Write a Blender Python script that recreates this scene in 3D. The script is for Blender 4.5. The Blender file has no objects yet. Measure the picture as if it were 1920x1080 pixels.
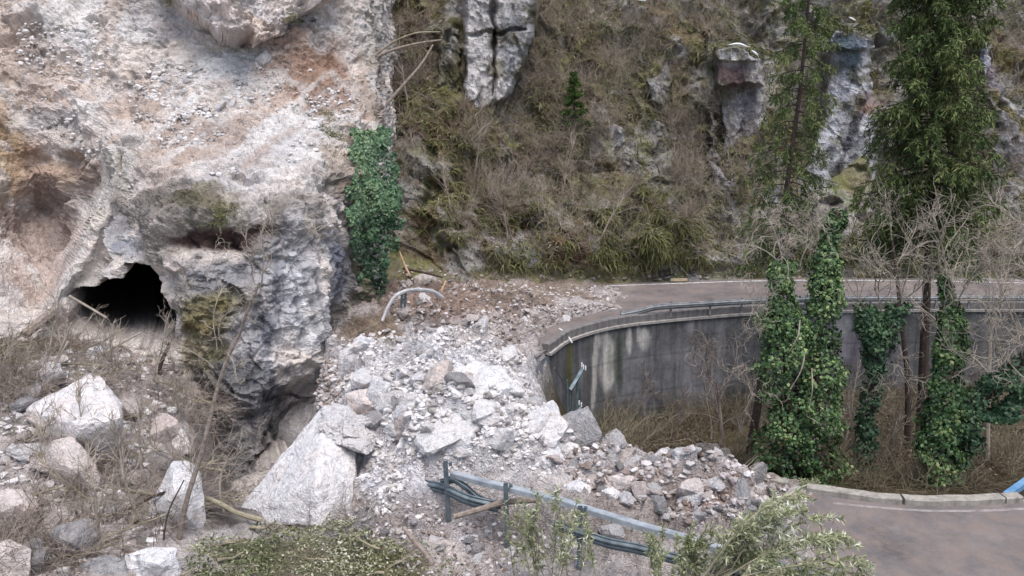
import bpy, bmesh, math, random
import numpy as np
from mathutils import Vector
R = math.radians
random.seed(7); RNG = np.random.default_rng(7)
scene = bpy.context.scene
# ---------------------------------------------------------------- camera, sky, sun, exposure
CAM_H, PITCH, FPX = 12.0, R(14.0), 1600.0
cam_d = bpy.data.cameras.new('camera'); cam_d.sensor_width = 36; cam_d.lens = FPX/1920*36
cam_d.clip_end = 2000; cam_d.clip_start = 0.1
cam = bpy.data.objects.new('camera', cam_d); scene.collection.objects.link(cam)
cam.location = (0, 0, CAM_H); cam.rotation_euler = (R(90)-PITCH, 0, 0); scene.camera = cam
SUN_EL, SUN_AZ = R(70), R(158)     # azimuth measured clockwise from +Y
world = bpy.data.worlds.new('World'); scene.world = world; world.use_nodes = True
wn = world.node_tree.nodes; wl = world.node_tree.links
sky = wn.new('ShaderNodeTexSky'); sky.sky_type = 'NISHITA'; sky.sun_disc = False
sky.sun_elevation = SUN_EL; sky.sun_rotation = SUN_AZ
sky.air_density = 1.0; sky.dust_density = 3.0; sky.ozone_density = 1.2
wl.new(sky.outputs[0], wn['Background'].inputs[0]); wn['Background'].inputs[1].default_value = 0.11
sun_d = bpy.data.lights.new('sun', 'SUN'); sun_d.energy = 1.5; sun_d.angle = R(45); sun_d.color = (1.0, .98, .96)
sun = bpy.data.objects.new('sun', sun_d); scene.collection.objects.link(sun)
sd = Vector((math.sin(SUN_AZ)*math.cos(SUN_EL), math.cos(SUN_AZ)*math.cos(SUN_EL), math.sin(SUN_EL)))
sun.rotation_euler = sd.to_track_quat('Z', 'Y').to_euler(); sun.location = (20, -30, 60)
scene.view_settings.view_transform = 'Standard'; scene.view_settings.look = 'None'
scene.view_settings.exposure = 0.98; scene.view_settings.gamma = 1
# ---------------------------------------------------------------- geometry helpers
CP, SP = math.cos(PITCH), math.sin(PITCH)
A = lambda *a: np.array(a, dtype=float)
def ray(u, v):
    a = (np.asarray(u, float)-960)/FPX; b = (540-np.asarray(v, float))/FPX
    return a, CP+b*SP, -SP+b*CP
def P(u, v, Y):                     # the point seen at pixel (u, v) that lies Y metres ahead
    a, y, z = ray(u, v); t = np.asarray(Y, float)/y
    return np.stack(np.broadcast_arrays(a*t, t*y, CAM_H+t*z), -1)
def G(u, v, z=0.0):                 # the point seen at pixel (u, v) at height z
    a, y, dz = ray(u, v); t = (z-CAM_H)/dz
    return np.stack(np.broadcast_arrays(a*t, t*y, CAM_H+t*dz), -1)
def proj(p):
    x, y, z = p[..., 0], p[..., 1], p[..., 2]-CAM_H
    d = y*CP-z*SP; h = y*SP+z*CP
    return 960+FPX*x/d, 540-FPX*h/d
def hsh(ix, iy, iz, seed=0):
    with np.errstate(over='ignore'):
        h = (ix.astype(np.int64)*374761393+iy.astype(np.int64)*668265263+iz.astype(np.int64)*2147483647+seed*974711).astype(np.uint64)
        h = (h ^ (h >> np.uint64(13)))*np.uint64(1274126177); h = h ^ (h >> np.uint64(16))
        h = h*np.uint64(2246822519); h = h ^ (h >> np.uint64(15))
    return (h & np.uint64(0xFFFFFF)).astype(float)/float(0xFFFFFF)
def vnoise(p, seed=0):
    i = np.floor(p).astype(np.int64); f = p-i; w = f*f*f*(f*(f*6-15)+10); r = 0
    for a in (0, 1):
        for b in (0, 1):
            for c in (0, 1):
                k = (w[..., 0] if a else 1-w[..., 0])*(w[..., 1] if b else 1-w[..., 1])*(w[..., 2] if c else 1-w[..., 2])
                r = r+k*hsh(i[..., 0]+a, i[..., 1]+b, i[..., 2]+c, seed)
    return r*2-1
def fbm(p, o=5, seed=0, ridged=False, gain=.5):
    r = 0; a = 1.0; q = np.array(p, float)
    for k in range(o):
        n = vnoise(q, seed+k*17); r = r+a*((1-2*np.abs(n)) if ridged else n); a *= gain; q = q*2.03+11.7
    return r
def facet(p, seed=0, off=.5, tilt=.6):   # planar chips with steps between them, like broken rock
    b = np.floor(p).astype(np.int64); best = np.full(p.shape[:-1], 9e9); val = np.zeros(p.shape[:-1]); d2 = best.copy()
    for a in (-1, 0, 1):
        for c in (-1, 0, 1):
            for e in (-1, 0, 1):
                i = b+A(a, c, e).astype(np.int64)
                f = np.stack([hsh(i[..., 0], i[..., 1], i[..., 2], seed+s) for s in (1, 2, 3)], -1)
                dd = p-(i+f); d = (dd*dd).sum(-1)
                g = np.stack([hsh(i[..., 0], i[..., 1], i[..., 2], seed+s) for s in (4, 5, 6)], -1)*2-1
                vv = off*(hsh(i[..., 0], i[..., 1], i[..., 2], seed+7)*2-1)+tilt*(g*dd).sum(-1)
                m = d < best; d2 = np.where(m, best, np.minimum(d2, d)); val = np.where(m, vv, val); best = np.where(m, d, best)
    e = np.sqrt(d2)-np.sqrt(best); return val*sstep(0, .16, e), e
def sstep(a, b, x):
    t = np.clip((x-a)/(b-a), 0, 1); return t*t*(3-2*t)
def sd_poly(u, v, poly):            # signed distance, negative inside
    u = np.asarray(u, float); v = np.asarray(v, float); d = np.full(u.shape, 1e18); ins = np.zeros(u.shape, bool); n = len(poly)
    for i in range(n):
        x0, y0 = poly[i]; x1, y1 = poly[(i+1) % n]; ex, ey = x1-x0, y1-y0
        t = np.clip(((u-x0)*ex+(v-y0)*ey)/(ex*ex+ey*ey+1e-12), 0, 1)
        d = np.minimum(d, (u-x0-t*ex)**2+(v-y0-t*ey)**2)
        c = (y0 > v) != (y1 > v)
        if ey != 0: ins ^= c & (u < ex*(v-y0)/ey+x0)
    return np.where(ins, -1, 1)*np.sqrt(d)
class TPS:                          # smooth surface through scattered heights
    def __init__(s, X, Z, sc, lam=0.0):
        s.X = np.asarray(X, float)/sc; s.sc = sc; n = len(X)
        D = ((s.X[:, None]-s.X[None])**2).sum(-1); K = .5*D*np.log(D+1e-12)+lam*np.eye(n)
        Q = np.hstack([np.ones((n, 1)), s.X]); M = np.block([[K, Q], [Q.T, np.zeros((3, 3))]])
        w = np.linalg.solve(M, np.concatenate([Z, np.zeros(3)])); s.w, s.a = w[:n], w[n:]
    def __call__(s, x, y):
        x = np.asarray(x, float)/s.sc; y = np.asarray(y, float)/s.sc; r = s.a[0]+s.a[1]*x+s.a[2]*y
        for (a, b), w in zip(s.X, s.w):
            D = (x-a)**2+(y-b)**2; r = r+w*.5*D*np.log(D+1e-12)
        return r
def lin(r, g, b, k=.85):
    f = lambda c: ((c/255+.055)/1.055)**2.4 if c > 10 else c/255/12.92
    return A(f(r)*k, f(g)*k, f(b)*k)
class MB:                           # collects vertices and faces of ONE mesh
    def __init__(s): s.v = []; s.f = []; s.n = 0; s.at = []
    def add(s, v, f, at=None):
        v = np.asarray(v, float).reshape(-1, 3); f = np.asarray(f, np.int64)
        s.v.append(v); s.f.append(f+s.n); s.n += len(v)
        s.at.append(np.zeros(len(v)) if at is None else np.broadcast_to(np.asarray(at, float), (len(v),)))
    def grid(s, pts, at=None, flip=False):
        m, n = pts.shape[:2]; i = np.arange(m*n).reshape(m, n)
        f = np.stack([i[:-1, :-1], i[:-1, 1:], i[1:, 1:], i[1:, :-1]], -1).reshape(-1, 4)
        s.add(pts, f[:, ::-1] if flip else f, None if at is None else np.asarray(at).reshape(-1))
    def box(s, c, sx, sy, sz, rz=0.0, at=None):
        q = A((-1,-1,-1),(1,-1,-1),(1,1,-1),(-1,1,-1),(-1,-1,1),(1,-1,1),(1,1,1),(-1,1,1))*A(sx, sy, sz)/2
        k, l = math.cos(rz), math.sin(rz); q = np.stack([q[:, 0]*k-q[:, 1]*l, q[:, 0]*l+q[:, 1]*k, q[:, 2]], -1)+A(*c)
        s.add(q, [(0,3,2,1),(4,5,6,7),(0,1,5,4),(1,2,6,5),(2,3,7,6),(3,0,4,7)], at)
    def tubes(s, paths, rad, k=5, at=None):   # paths (N,m,3), rad (N,m)
        paths = np.asarray(paths, float); rad = np.asarray(rad, float)
        if paths.ndim == 2: paths, rad = paths[None], rad.reshape(1, -1)
        N, m = paths.shape[:2]
        t = np.gradient(paths, axis=1); t /= np.linalg.norm(t, axis=-1, keepdims=True)+1e-9
        ref = np.where(np.abs(t[:, :1, 2:]) > .8, A(1, 0, 0), A(0, 0, 1)); ref = np.broadcast_to(ref, t.shape)
        a = np.cross(t, ref); a /= np.linalg.norm(a, axis=-1, keepdims=True)+1e-9; b = np.cross(t, a)
        th = np.arange(k)/k*2*np.pi
        V = paths[:, :, None]+rad[:, :, None, None]*(np.cos(th)[:, None]*a[:, :, None]+np.sin(th)[:, None]*b[:, :, None])
        i = np.arange(N*m*k).reshape(N, m, k); j = np.roll(i, -1, 2)
        f = np.stack([i[:, :-1], j[:, :-1], j[:, 1:], i[:, 1:]], -1).reshape(-1, 4)
        av = None if at is None else np.repeat(np.broadcast_to(np.asarray(at, float), (N,)), m*k)
        s.add(V, f, av)
        if N < 50 and k > 2:
            for q in range(N):
                for e, rv in ((i[q, 0], True), (i[q, -1], False)):
                    c = V[q, 0 if rv else -1].mean(0); x = V[q, 0 if rv else -1]
                    ff = [(w, (w+1) % k, k) if not rv else ((w+1) % k, w, k) for w in range(k)]
                    s.add(np.vstack([x, c]), [(x0, x1, x2, x2) for x0, x1, x2 in ff], None if av is None else av[0])
    def leaves(s, c, n, size, at=None, ratio=.5, fold=.15):   # kite leaves: centre, facing, length
        N = len(c); n = n/(np.linalg.norm(n, axis=-1, keepdims=True)+1e-9)
        r = RNG.normal(size=(N, 3)); t = np.cross(n, r); t /= np.linalg.norm(t, axis=-1, keepdims=True)+1e-9; b = np.cross(n, t)
        L = np.broadcast_to(np.asarray(size, float), (N,))[:, None]
        V = np.stack([c-t*L*.5, c+b*L*ratio*.5-n*L*fold, c+t*L*.5, c-b*L*ratio*.5-n*L*fold], 1)
        i = np.arange(N*4).reshape(N, 4)
        f = i
        s.add(V, f, None if at is None else np.repeat(np.broadcast_to(np.asarray(at, float), (N,)), 4))
    def ribbons(s, paths, w, at=None, side=None):   # tapered blades (N,m,3), half widths (N,m)
        N, m = paths.shape[:2]; t = paths[:, -1]-paths[:, 0]
        if side is None: side = np.cross(t, RNG.normal(size=(N, 3)))
        side = side/(np.linalg.norm(side, axis=-1, keepdims=True)+1e-9)
        V = np.stack([paths-side[:, None]*w[..., None], paths+side[:, None]*w[..., None]], 2)
        i = np.arange(N*m*2).reshape(N, m, 2)
        f = np.stack([i[:, :-1, 0], i[:, :-1, 1], i[:, 1:, 1], i[:, 1:, 0]], -1).reshape(-1, 4)
        s.add(V, f, None if at is None else np.repeat(np.broadcast_to(np.asarray(at, float), (N,)), m*2))
    def build(s, name, mat, parent=None, smooth=False, col=None, loc=None):
        v = np.concatenate(s.v)
        if loc is not None: v = v-A(*loc)
        return mesh(name, v, s.f, mat, parent, smooth, np.concatenate(s.at), col, loc)
def mesh(name, v, flist, mat, parent=None, smooth=False, at=None, col=None, loc=None):
    if not isinstance(flist, list): flist = [flist]
    me = bpy.data.meshes.new(name); me.vertices.add(len(v)); me.vertices.foreach_set('co', np.asarray(v, np.float32).ravel())
    lp, tot = [], []
    for f in flist:
        if f.shape[1] == 4:
            d = f[:, 2] == f[:, 3]
            if d.any():
                g = f[d][:, :3]; lp.append(g.ravel()); tot.append(np.full(len(g), 3)); f = f[~d]
        lp.append(f.ravel()); tot.append(np.full(len(f), f.shape[1]))
    lp = np.concatenate(lp); tot = np.concatenate(tot); st = np.concatenate([[0], np.cumsum(tot)[:-1]])
    me.loops.add(len(lp)); me.loops.foreach_set('vertex_index', lp.astype(np.int32))
    me.polygons.add(len(tot)); me.polygons.foreach_set('loop_start', st.astype(np.int32)); me.polygons.foreach_set('loop_total', tot.astype(np.int32))
    me.polygons.foreach_set('use_smooth', np.full(len(tot), smooth))
    if at is not None: me.attributes.new('vary', 'FLOAT', 'POINT').data.foreach_set('value', np.asarray(at, np.float32))
    if col is not None:
        c = np.ones((len(v), 4), np.float32); c[:, :3] = col; me.attributes.new('tint', 'FLOAT_COLOR', 'POINT').data.foreach_set('color', c.ravel())
    me.update(calc_edges=True)
    if mat is not None: me.materials.append(mat)
    o = bpy.data.objects.new(name, me); scene.collection.objects.link(o)
    if loc is not None and parent is None: o.location = loc
    if parent is not None: o.parent = parent
    return o
def tag(o, label, cat, group=None, kind=None):
    o['label'] = label; o['category'] = cat
    if group: o['group'] = group
    if kind: o['kind'] = kind
    return o
def setting(o, kind='structure'): o['kind'] = kind; return o
def empty(name, loc=(0, 0, 0)):
    o = bpy.data.objects.new(name, None); scene.collection.objects.link(o); o.location = loc; o.empty_display_size = .2; return o
# ---------------------------------------------------------------- materials
def mat(name, rough=.9, spec=.3):
    m = bpy.data.materials.new(name); m.use_nodes = True; nt = m.node_tree
    b = nt.nodes['Principled BSDF']; b.inputs['Roughness'].default_value = rough; b.inputs['Specular IOR Level'].default_value = spec
    return m, nt, b
def nn(nt, t, **kw):
    n = nt.nodes.new(t)
    for k, v in kw.items():
        if hasattr(n, k): setattr(n, k, v)
        else: n.inputs[k].default_value = v
    return n
def ramp(nt, src, stops):
    r = nt.nodes.new('ShaderNodeValToRGB'); e = r.color_ramp.elements
    while len(e) < len(stops): e.new(.5)
    for x, (p, c) in zip(e, stops):
        x.position = p; x.color = (*((c,)*3 if isinstance(c, (int, float)) else c), 1)
    nt.links.new(src, r.inputs[0]); return r.outputs[0]
def mix(nt, a, b, fac, mode='MIX'):
    m = nt.nodes.new('ShaderNodeMix'); m.data_type = 'RGBA'; m.blend_type = mode
    for s, x in ((m.inputs[6], a), (m.inputs[7], b), (m.inputs[0], fac)):
        if hasattr(x, 'is_output'): nt.links.new(x, s)
        elif isinstance(x, (int, float)): s.default_value = x if s.type == 'VALUE' else (x, x, x, 1)
        else: s.default_value = (*x, 1)
    return m.outputs[2]
def coords(nt, scale=(1, 1, 1), rot=(0, 0, 0), obj=False):
    if obj: src = nn(nt, 'ShaderNodeTexCoord').outputs['Object']
    else: src = nn(nt, 'ShaderNodeNewGeometry').outputs['Position']
    mp = nn(nt, 'ShaderNodeMapping'); mp.inputs['Scale'].default_value = scale; mp.inputs['Rotation'].default_value = rot
    nt.links.new(src, mp.inputs[0]); return mp.outputs[0]
def noise(nt, co, s, d=6, r=.6, dist=0):
    n = nn(nt, 'ShaderNodeTexNoise'); n.inputs['Scale'].default_value = s; n.inputs['Detail'].default_value = d
    n.inputs['Roughness'].default_value = r; n.inputs['Distortion'].default_value = dist; nt.links.new(co, n.inputs['Vector']); return n.outputs['Fac']
def bump(nt, b, h, dist=.05, s=.6):
    n = nn(nt, 'ShaderNodeBump'); n.inputs['Strength'].default_value = s; n.inputs['Distance'].default_value = dist
    nt.links.new(h, n.inputs['Height']); nt.links.new(n.outputs[0], b.inputs['Normal'])
def attr(nt, name, out='Color'):
    a = nn(nt, 'ShaderNodeAttribute'); a.attribute_name = name; return a.outputs[out]
def rock_mat(name, base=None, obj=False, dark=.45, warm=.5, bs=.09, chip=.6, fine=.8):
    m, nt, b = mat(name, .95, .15)
    co = coords(nt, obj=obj)
    c = attr(nt, 'tint') if base is None else nn(nt, 'ShaderNodeRGB').outputs[0]
    if base is not None: c.node.outputs[0].default_value = (*base, 1)
    n1 = noise(nt, co, .8, 8, .65, .4); n2 = noise(nt, co, 4.5, 9, .7, .3); n3 = noise(nt, co, 22, 6, .65)
    c = mix(nt, c, mix(nt, c, (1.05, .95, .87), 1.0, 'MULTIPLY'), ramp(nt, n1, [(.45, 0), (.62, warm)]))
    c = mix(nt, c, ramp(nt, n2, [(.28, dark), (.46, .92), (.62, 1.08), (.75, 1.2)]), 1.0, 'MULTIPLY')
    c = mix(nt, c, ramp(nt, n3, [(.3, .72), (.5, 1.0), (.72, 1.18)]), fine, 'MULTIPLY')
    vo = nn(nt, 'ShaderNodeTexVoronoi', feature='DISTANCE_TO_EDGE'); vo.inputs['Scale'].default_value = 1.6
    w = nn(nt, 'ShaderNodeVectorMath', operation='MULTIPLY_ADD'); nz = nn(nt, 'ShaderNodeTexNoise'); nz.inputs['Scale'].default_value = 2; nz.inputs['Detail'].default_value = 5
    nt.links.new(co, nz.inputs['Vector']); nt.links.new(nz.outputs['Color'], w.inputs[0]); w.inputs[1].default_value = (.8, .8, .8); nt.links.new(co, w.inputs[2]); nt.links.new(w.outputs[0], vo.inputs['Vector'])
    cr = ramp(nt, vo.outputs['Distance'], [(.0, .45), (.02, 1)])
    c = mix(nt, c, cr, .18 if obj else .45, 'MULTIPLY')
    vc = nn(nt, 'ShaderNodeTexVoronoi'); vc.inputs['Scale'].default_value = 5.5; vc.inputs['Randomness'].default_value = 1
    try: vc.inputs['Detail'].default_value = 2.0; vc.inputs['Roughness'].default_value = .75
    except Exception: pass
    nt.links.new(w.outputs[0], vc.inputs['Vector']); c = mix(nt, c, ramp(nt, vc.outputs['Color'], [(.05, .62), (.35, .95), (.65, 1.05), (.95, 1.28)]), chip, 'MULTIPLY')
    if obj:
        oi = nn(nt, 'ShaderNodeObjectInfo').outputs['Random']
        c = mix(nt, c, ramp(nt, oi, [(0, (.78, .77, .77)), (.25, (.92, .91, .90)), (.7, (1.05, 1.05, 1.06)), (1, (1.0, .96, .94))]), 1.0, 'MULTIPLY')
    nt.links.new(c, b.inputs['Base Color'])
    h = nn(nt, 'ShaderNodeMath', operation='MULTIPLY_ADD'); nt.links.new(n3, h.inputs[0]); h.inputs[1].default_value = .35; nt.links.new(n2, h.inputs[2])
    h2 = nn(nt, 'ShaderNodeMath', operation='MULTIPLY_ADD'); nt.links.new(vc.outputs['Distance'], h2.inputs[0]); h2.inputs[1].default_value = .55; nt.links.new(h.outputs[0], h2.inputs[2])
    bump(nt, b, h2.outputs[0], bs*1.25, 1.0); return m
def leaf_mat(name, stops, rough=.55, spec=.3, trans=.15):
    m, nt, b = mat(name, rough, spec)
    nt.links.new(ramp(nt, attr(nt, 'vary', 'Fac'), stops), b.inputs['Base Color']); return m
def plain_mat(name, c1, c2, s=6, rough=.8, metal=0, spec=.4, stretch=(1, 1, 1), bd=.01, obj=False):
    m, nt, b = mat(name, rough, spec); co = coords(nt, stretch, obj=obj); n = noise(nt, co, s, 7, .65)
    nt.links.new(ramp(nt, n, [(.35, c1), (.65, c2)]), b.inputs['Base Color']); b.inputs['Metallic'].default_value = metal
    bump(nt, b, n, bd, .6); return m
M = {}
M['cliff'] = rock_mat('scar_rock', bs=.075, dark=.66, warm=.35, chip=.15, fine=.5)
M['hill'] = rock_mat('slope_soil', warm=.35, dark=.4)
M['ground'] = rock_mat('debris_soil', warm=.4)
M['white_rock'] = rock_mat('white_limestone', lin(230, 228, 228), obj=True, dark=.5, warm=.5, bs=.05, chip=.25)
M['pink_rock'] = rock_mat('pink_limestone', lin(214, 204, 199), obj=True, dark=.5, warm=.6, bs=.05, chip=.3)
M['grey_rock'] = rock_mat('grey_limestone', lin(172, 170, 170), obj=True, dark=.5, warm=.3, bs=.05, chip=.3)
M['dark_rock'] = rock_mat('dark_limestone', lin(112, 108, 104), obj=True, dark=.5, warm=.4, bs=.07)
M['bark'] = plain_mat('bark', lin(112, 98, 88), lin(164, 150, 138), 9, bd=.02)
M['dark_bark'] = plain_mat('dark_bark', lin(52, 42, 36), lin(88, 74, 64), 9, bd=.02)
M['twig'] = plain_mat('grey_twig', lin(132, 122, 110), lin(190, 178, 162), 2)
M['brown_twig'] = plain_mat('brown_twig', lin(112, 98, 88), lin(178, 164, 150), 1.2)
M['olive_twig'] = plain_mat('olive_branch', lin(112, 104, 84), lin(176, 166, 140), 2)
M['split_wood'] = plain_mat('split_wood', lin(190, 150, 110), lin(226, 196, 160), 8)
M['steel'] = plain_mat('galvanized_steel', lin(158, 166, 172), lin(206, 212, 216), 3, .4, .35, .5)
M['dark_steel'] = plain_mat('dull_steel', lin(76, 88, 95), lin(122, 134, 140), 3, .5, .35, .5)
M['teal_steel'] = plain_mat('teal_steel', lin(92, 112, 118), lin(146, 162, 168), 3, .5, .4, .5)
M['blue_paint'] = plain_mat('blue_paint', lin(92, 138, 178), lin(126, 168, 200), 3, .45, 0, .5)
M['snow'] = plain_mat('snow', (.82, .83, .85), (.9, .9, .92), 3, .7)
M['ivy'] = leaf_mat('ivy_leaf', [(0, (.05, .04, .025)), (.07, (.018, .044, .016)), (.45, (.055, .115, .038)), (.8, (.125, .20, .065)), (1, (.26, .31, .12))], .42, .4)
M['blue_ivy'] = leaf_mat('old_ivy_leaf', [(0, (.05, .045, .03)), (.07, (.016, .042, .02)), (.45, (.045, .10, .045)), (.8, (.095, .165, .075)), (1, (.20, .26, .13))], .45, .4)
M['needle'] = leaf_mat('spruce_needle', [(0, (.03, .055, .018)), (.5, (.10, .14, .046)), (1, (.22, .24, .09))], .7, .2)
M['fresh_needle'] = leaf_mat('young_spruce_needle', [(0, (.02, .045, .012)), (1, (.085, .14, .03))], .7, .2)
M['shrub_leaf'] = leaf_mat('shrub_leaf', [(0, (.11, .13, .055)), (.45, (.26, .28, .14)), (.8, (.45, .47, .30)), (1, (.68, .68, .56))], .5, .4)
M['grass'] = leaf_mat('dry_grass', [(0, (.04, .055, .018)), (.4, (.125, .13, .05)), (.75, (.22, .205, .095)), (1, (.38, .35, .21))], .8, .2)
M['green_grass'] = leaf_mat('ground_leaf', [(0, (.045, .055, .025)), (.35, (.13, .15, .065)), (.7, (.26, .25, .15)), (1, (.52, .50, .40))], .7, .2)
M['litter'] = leaf_mat('leaf_litter', [(0, (.05, .035, .027)), (.5, (.14, .10, .075)), (1, (.32, .26, .20))], .8, .2)
# ---------------------------------------------------------------- the landslide cliff
def blobs(u, v, base, lst, nz, amp=.45):   # ragged coloured patches: rock, soil and moss, some with painted light and shade
    c = np.broadcast_to(np.asarray(base, float), u.shape+(3,)).copy()
    for (bu, bv, ru, rv, col, k, *rot) in lst:
        a = R(rot[0]) if rot else 0; du, dv = u-bu, v-bv
        x = (du*math.cos(a)+dv*math.sin(a))/ru; y = (-du*math.sin(a)+dv*math.cos(a))/rv
        w = k*sstep(1.25, .6, np.sqrt(x*x+y*y)+amp*nz); c += w[..., None]*(np.asarray(col)-c)
    return c
WHITE, PALE, PINK, TAN = lin(234, 231, 229), lin(216, 208, 202), lin(202, 184, 172), lin(186, 160, 130)
BROWN, GREY, DARK, MOSS, OLIVE = lin(158, 126, 106), lin(158, 157, 160), lin(96, 92, 90), lin(100, 94, 62), lin(128, 120, 78)
BLUE, LITTER, RUST, SOOT = lin(150, 156, 168), lin(104, 82, 70), lin(128, 92, 82), lin(60, 58, 58)
cl = TPS(*(lambda q: (q[:, :2], q[:, 2]))(A(
 (-500,-400,58),(0,-400,56),(400,-400,58),(720,-400,62),(-500,0,44),(0,0,42),(200,0,43),(400,-20,44),(560,0,45.5),(690,0,49),
 (-500,200,38),(0,200,38.6),(150,200,39),(300,200,39.5),(420,150,41),(520,150,42.5),(600,100,45),(690,180,45),
 (-500,400,34),(0,350,35.7),(100,400,36.8),(180,330,36.2),(250,260,36.4),(330,300,36),(450,300,36.6),(600,260,38.6),(700,260,42),
 (0,480,33.7),(-500,560,29.5),(0,600,30),(60,560,31.5),(110,600,31),(200,430,33.6),(280,400,33),(400,380,33),(520,380,33.7),(620,400,35),(700,400,39.5),
 (330,560,31.3),(420,560,31.5),(520,560,32),(620,560,34.5),(700,560,39),(220,660,31),(350,680,30.5),(450,700,30.3),(540,700,31),(620,660,34),(680,640,37),
 (400,850,28.6),(500,860,28.8),(560,850,29.5),(640,760,33),(0,800,27),(-500,800,25),(200,850,28),(560,1000,27),(0,1000,24),(700,900,31))), 300.)
CAVE = [(128,560),(150,545),(190,532),(225,520),(240,500),(265,492),(285,508),(300,530),(318,560),(338,585),(340,612),(334,645),(300,660),(240,650),(180,640),(130,605)]
TOPROCK = [(270,-90),(292,-8),(322,18),(352,46),(392,60),(412,84),(440,97),(462,80),(482,84),(520,66),(548,60),(556,36),(596,18),(640,-10),(660,-90)]
SLAB = [(185,262),(236,250),(246,300),(222,410),(200,450),(150,540),(100,602),(98,565),(150,440),(205,330)]
TERR = [(180,-30),(430,-30),(560,40),(700,150),(690,250),(600,290),(560,330),(300,345),(250,300),(265,200),(200,100)]
UE = lambda v: np.interp(v, [-400,0,60,100,180,230,300,400,480,540,570,640,700,760,830,950], [720,692,698,700,704,702,696,692,690,690,686,668,640,610,575,560])
LWALL = [(-60,330),(60,300),(130,270),(184,262),(200,330),(150,440),(98,560),(70,600),(-60,610)]
BUTT = [(246,400),(330,350),(470,340),(600,360),(660,420),(660,520),(620,640),(560,740),(480,790),(380,760),(345,640),(320,540),(270,480)]
def cliff_base(u, v):
    Y = cl(u, v)
    for (bu, bv, ru, rv, d) in ((440,455,110,26,1.2),(545,800,38,70,2.6),(455,780,60,30,-.5),(30,410,70,80,.8),(250,440,26,60,.7),(300,430,45,40,-.5),
                                (600,330,60,40,-.6),(240,270,30,14,-.6),(150,205,80,20,-.5),(90,300,90,22,.6),(450,800,90,24,.5),(500,560,90,60,-.3),(372,150,90,22,-.25)):
        Y = Y+d*np.exp(-((u-bu)/ru)**2-((v-bv)/rv)**2)
    Y = Y-2.0*sstep(0, 9, -sd_poly(u, v, TOPROCK))+.5*sstep(10, 80, -sd_poly(u, v, TOPROCK))
    Y = Y-1.0*sstep(-2, 26, -sd_poly(u, v, SLAB))+2.3*sstep(-8, 16, -sd_poly(u, v, LWALL))*sstep(270, 430, v)*sstep(-60, 110, u)-.7*sstep(0, 40, -sd_poly(u, v, BUTT))
    return Y
ss = np.linspace(0, 1, 430); vv = np.concatenate([np.linspace(-400, -20, 60), np.linspace(-17, 950, 390)])
ue = UE(vv)[:, None]; us = -420+(ue+420)*(ss[None]**.8); U = us; V = np.broadcast_to(vv[:, None], U.shape)
Y = cliff_base(U, V)
base = P(U, V, Y); bs0 = P(U, V, cl(U, V))
nb = 34; kk = np.arange(1, nb+1)/nb       # the flank that turns away behind the edge
edge = base[:, -1]; bk = edge[:, None]+(kk**1.3)[None, :, None]*A(-1.0, 17.0, 0)+np.sin(kk*3)[None, :, None]*A(.35, 0, 0)
base = np.concatenate([base, bk], 1); nU = U.shape[1]
pu, pv = proj(base); pu[:, :nU] = U; pv[:, :nU] = V
bs0 = np.concatenate([bs0, base[:, nU:]], 1); du = np.gradient(bs0, axis=1); dv = np.gradient(bs0, axis=0); nrm = np.cross(dv, du); nrm /= np.linalg.norm(nrm, axis=-1, keepdims=True)+1e-9
fl = sstep(nU-6, nU+3, np.arange(base.shape[1]))[None, :, None]
nrm = np.where((nrm[..., 1:2] > 0) & (np.arange(base.shape[1])[None, :, None] < nU), -nrm, nrm); nrm = nrm*(1-fl)+fl*A(.5, -.2, .1)
terr = sstep(10, -40, sd_poly(pu, pv, TERR)); slabm = sstep(6, -14, sd_poly(pu, pv, SLAB)); topr = sstep(6, -14, sd_poly(pu, pv, TOPROCK))
lowr = sstep(250, 420, pv)*sstep(180, 330, pu); soft = np.clip(np.maximum(terr, slabm)*(1-topr), 0, 1)
f1, _ = facet(base*A(.32, .32, .42)+fbm(base*.5, 3, 5)[..., None]*.3, 11, .8, 1.1)
f2, e2 = facet(base*A(.95, .95, 1.2)+fbm(base*1.2, 3, 6)[..., None]*.3, 23, .8, 1.0)
f3, _ = facet(base*A(2.6, 2.6, 3.0), 31, .8, .9)
n1 = fbm(base*.45, 6, 3); n2 = fbm(base*A(1.5, 1.5, 3.2), 5, 9, True)
lh = base@A(-.55, .25, 1.5)+.7*fbm(base*.6, 4, 41); lay = -((lh % 1)-.5)*.9-.5*sstep(.12, 0, np.abs((lh % 1)-.02))    # bedding of the overhanging block
rough = 1-.72*soft
disp = rough*(.42*f1+.17*f2+.06*f3)+.35*n1*rough+.05*n2+.03*f3+topr*(.26*lay+.5*f1+.12*n2)+soft*(.07*f3*sstep(-.1, .5, fbm(base*.7, 3, 77))+.06*f2+.03*n2)+.025*facet(base*5.5, 37, .8, .9)[0]
crs = np.exp(-((sd_poly(pu, pv, LWALL)+4)/14)**2); disp = disp*(1-.75*crs)+lowr*(.10*fbm(base*A(1.4, 1.4, .5), 5, 61, True))
HOL = [(562,735),(592,742),(602,790),(565,840),(530,872),(480,880),(470,862),(505,830),(540,790)]; hol = sd_poly(pu+6*fbm(base*1.2, 3, 93), pv+6*fbm(base*1.2, 3, 94), HOL); hin = sstep(2, -16, hol)
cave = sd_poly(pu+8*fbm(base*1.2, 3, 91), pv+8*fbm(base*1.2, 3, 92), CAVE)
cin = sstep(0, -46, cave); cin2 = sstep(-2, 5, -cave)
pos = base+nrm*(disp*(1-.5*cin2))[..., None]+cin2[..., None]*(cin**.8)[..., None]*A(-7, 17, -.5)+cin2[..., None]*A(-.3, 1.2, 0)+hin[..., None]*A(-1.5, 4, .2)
nz = fbm(base*.55, 6, 51); nzf = fbm(base*2.0, 4, 53)
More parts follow.
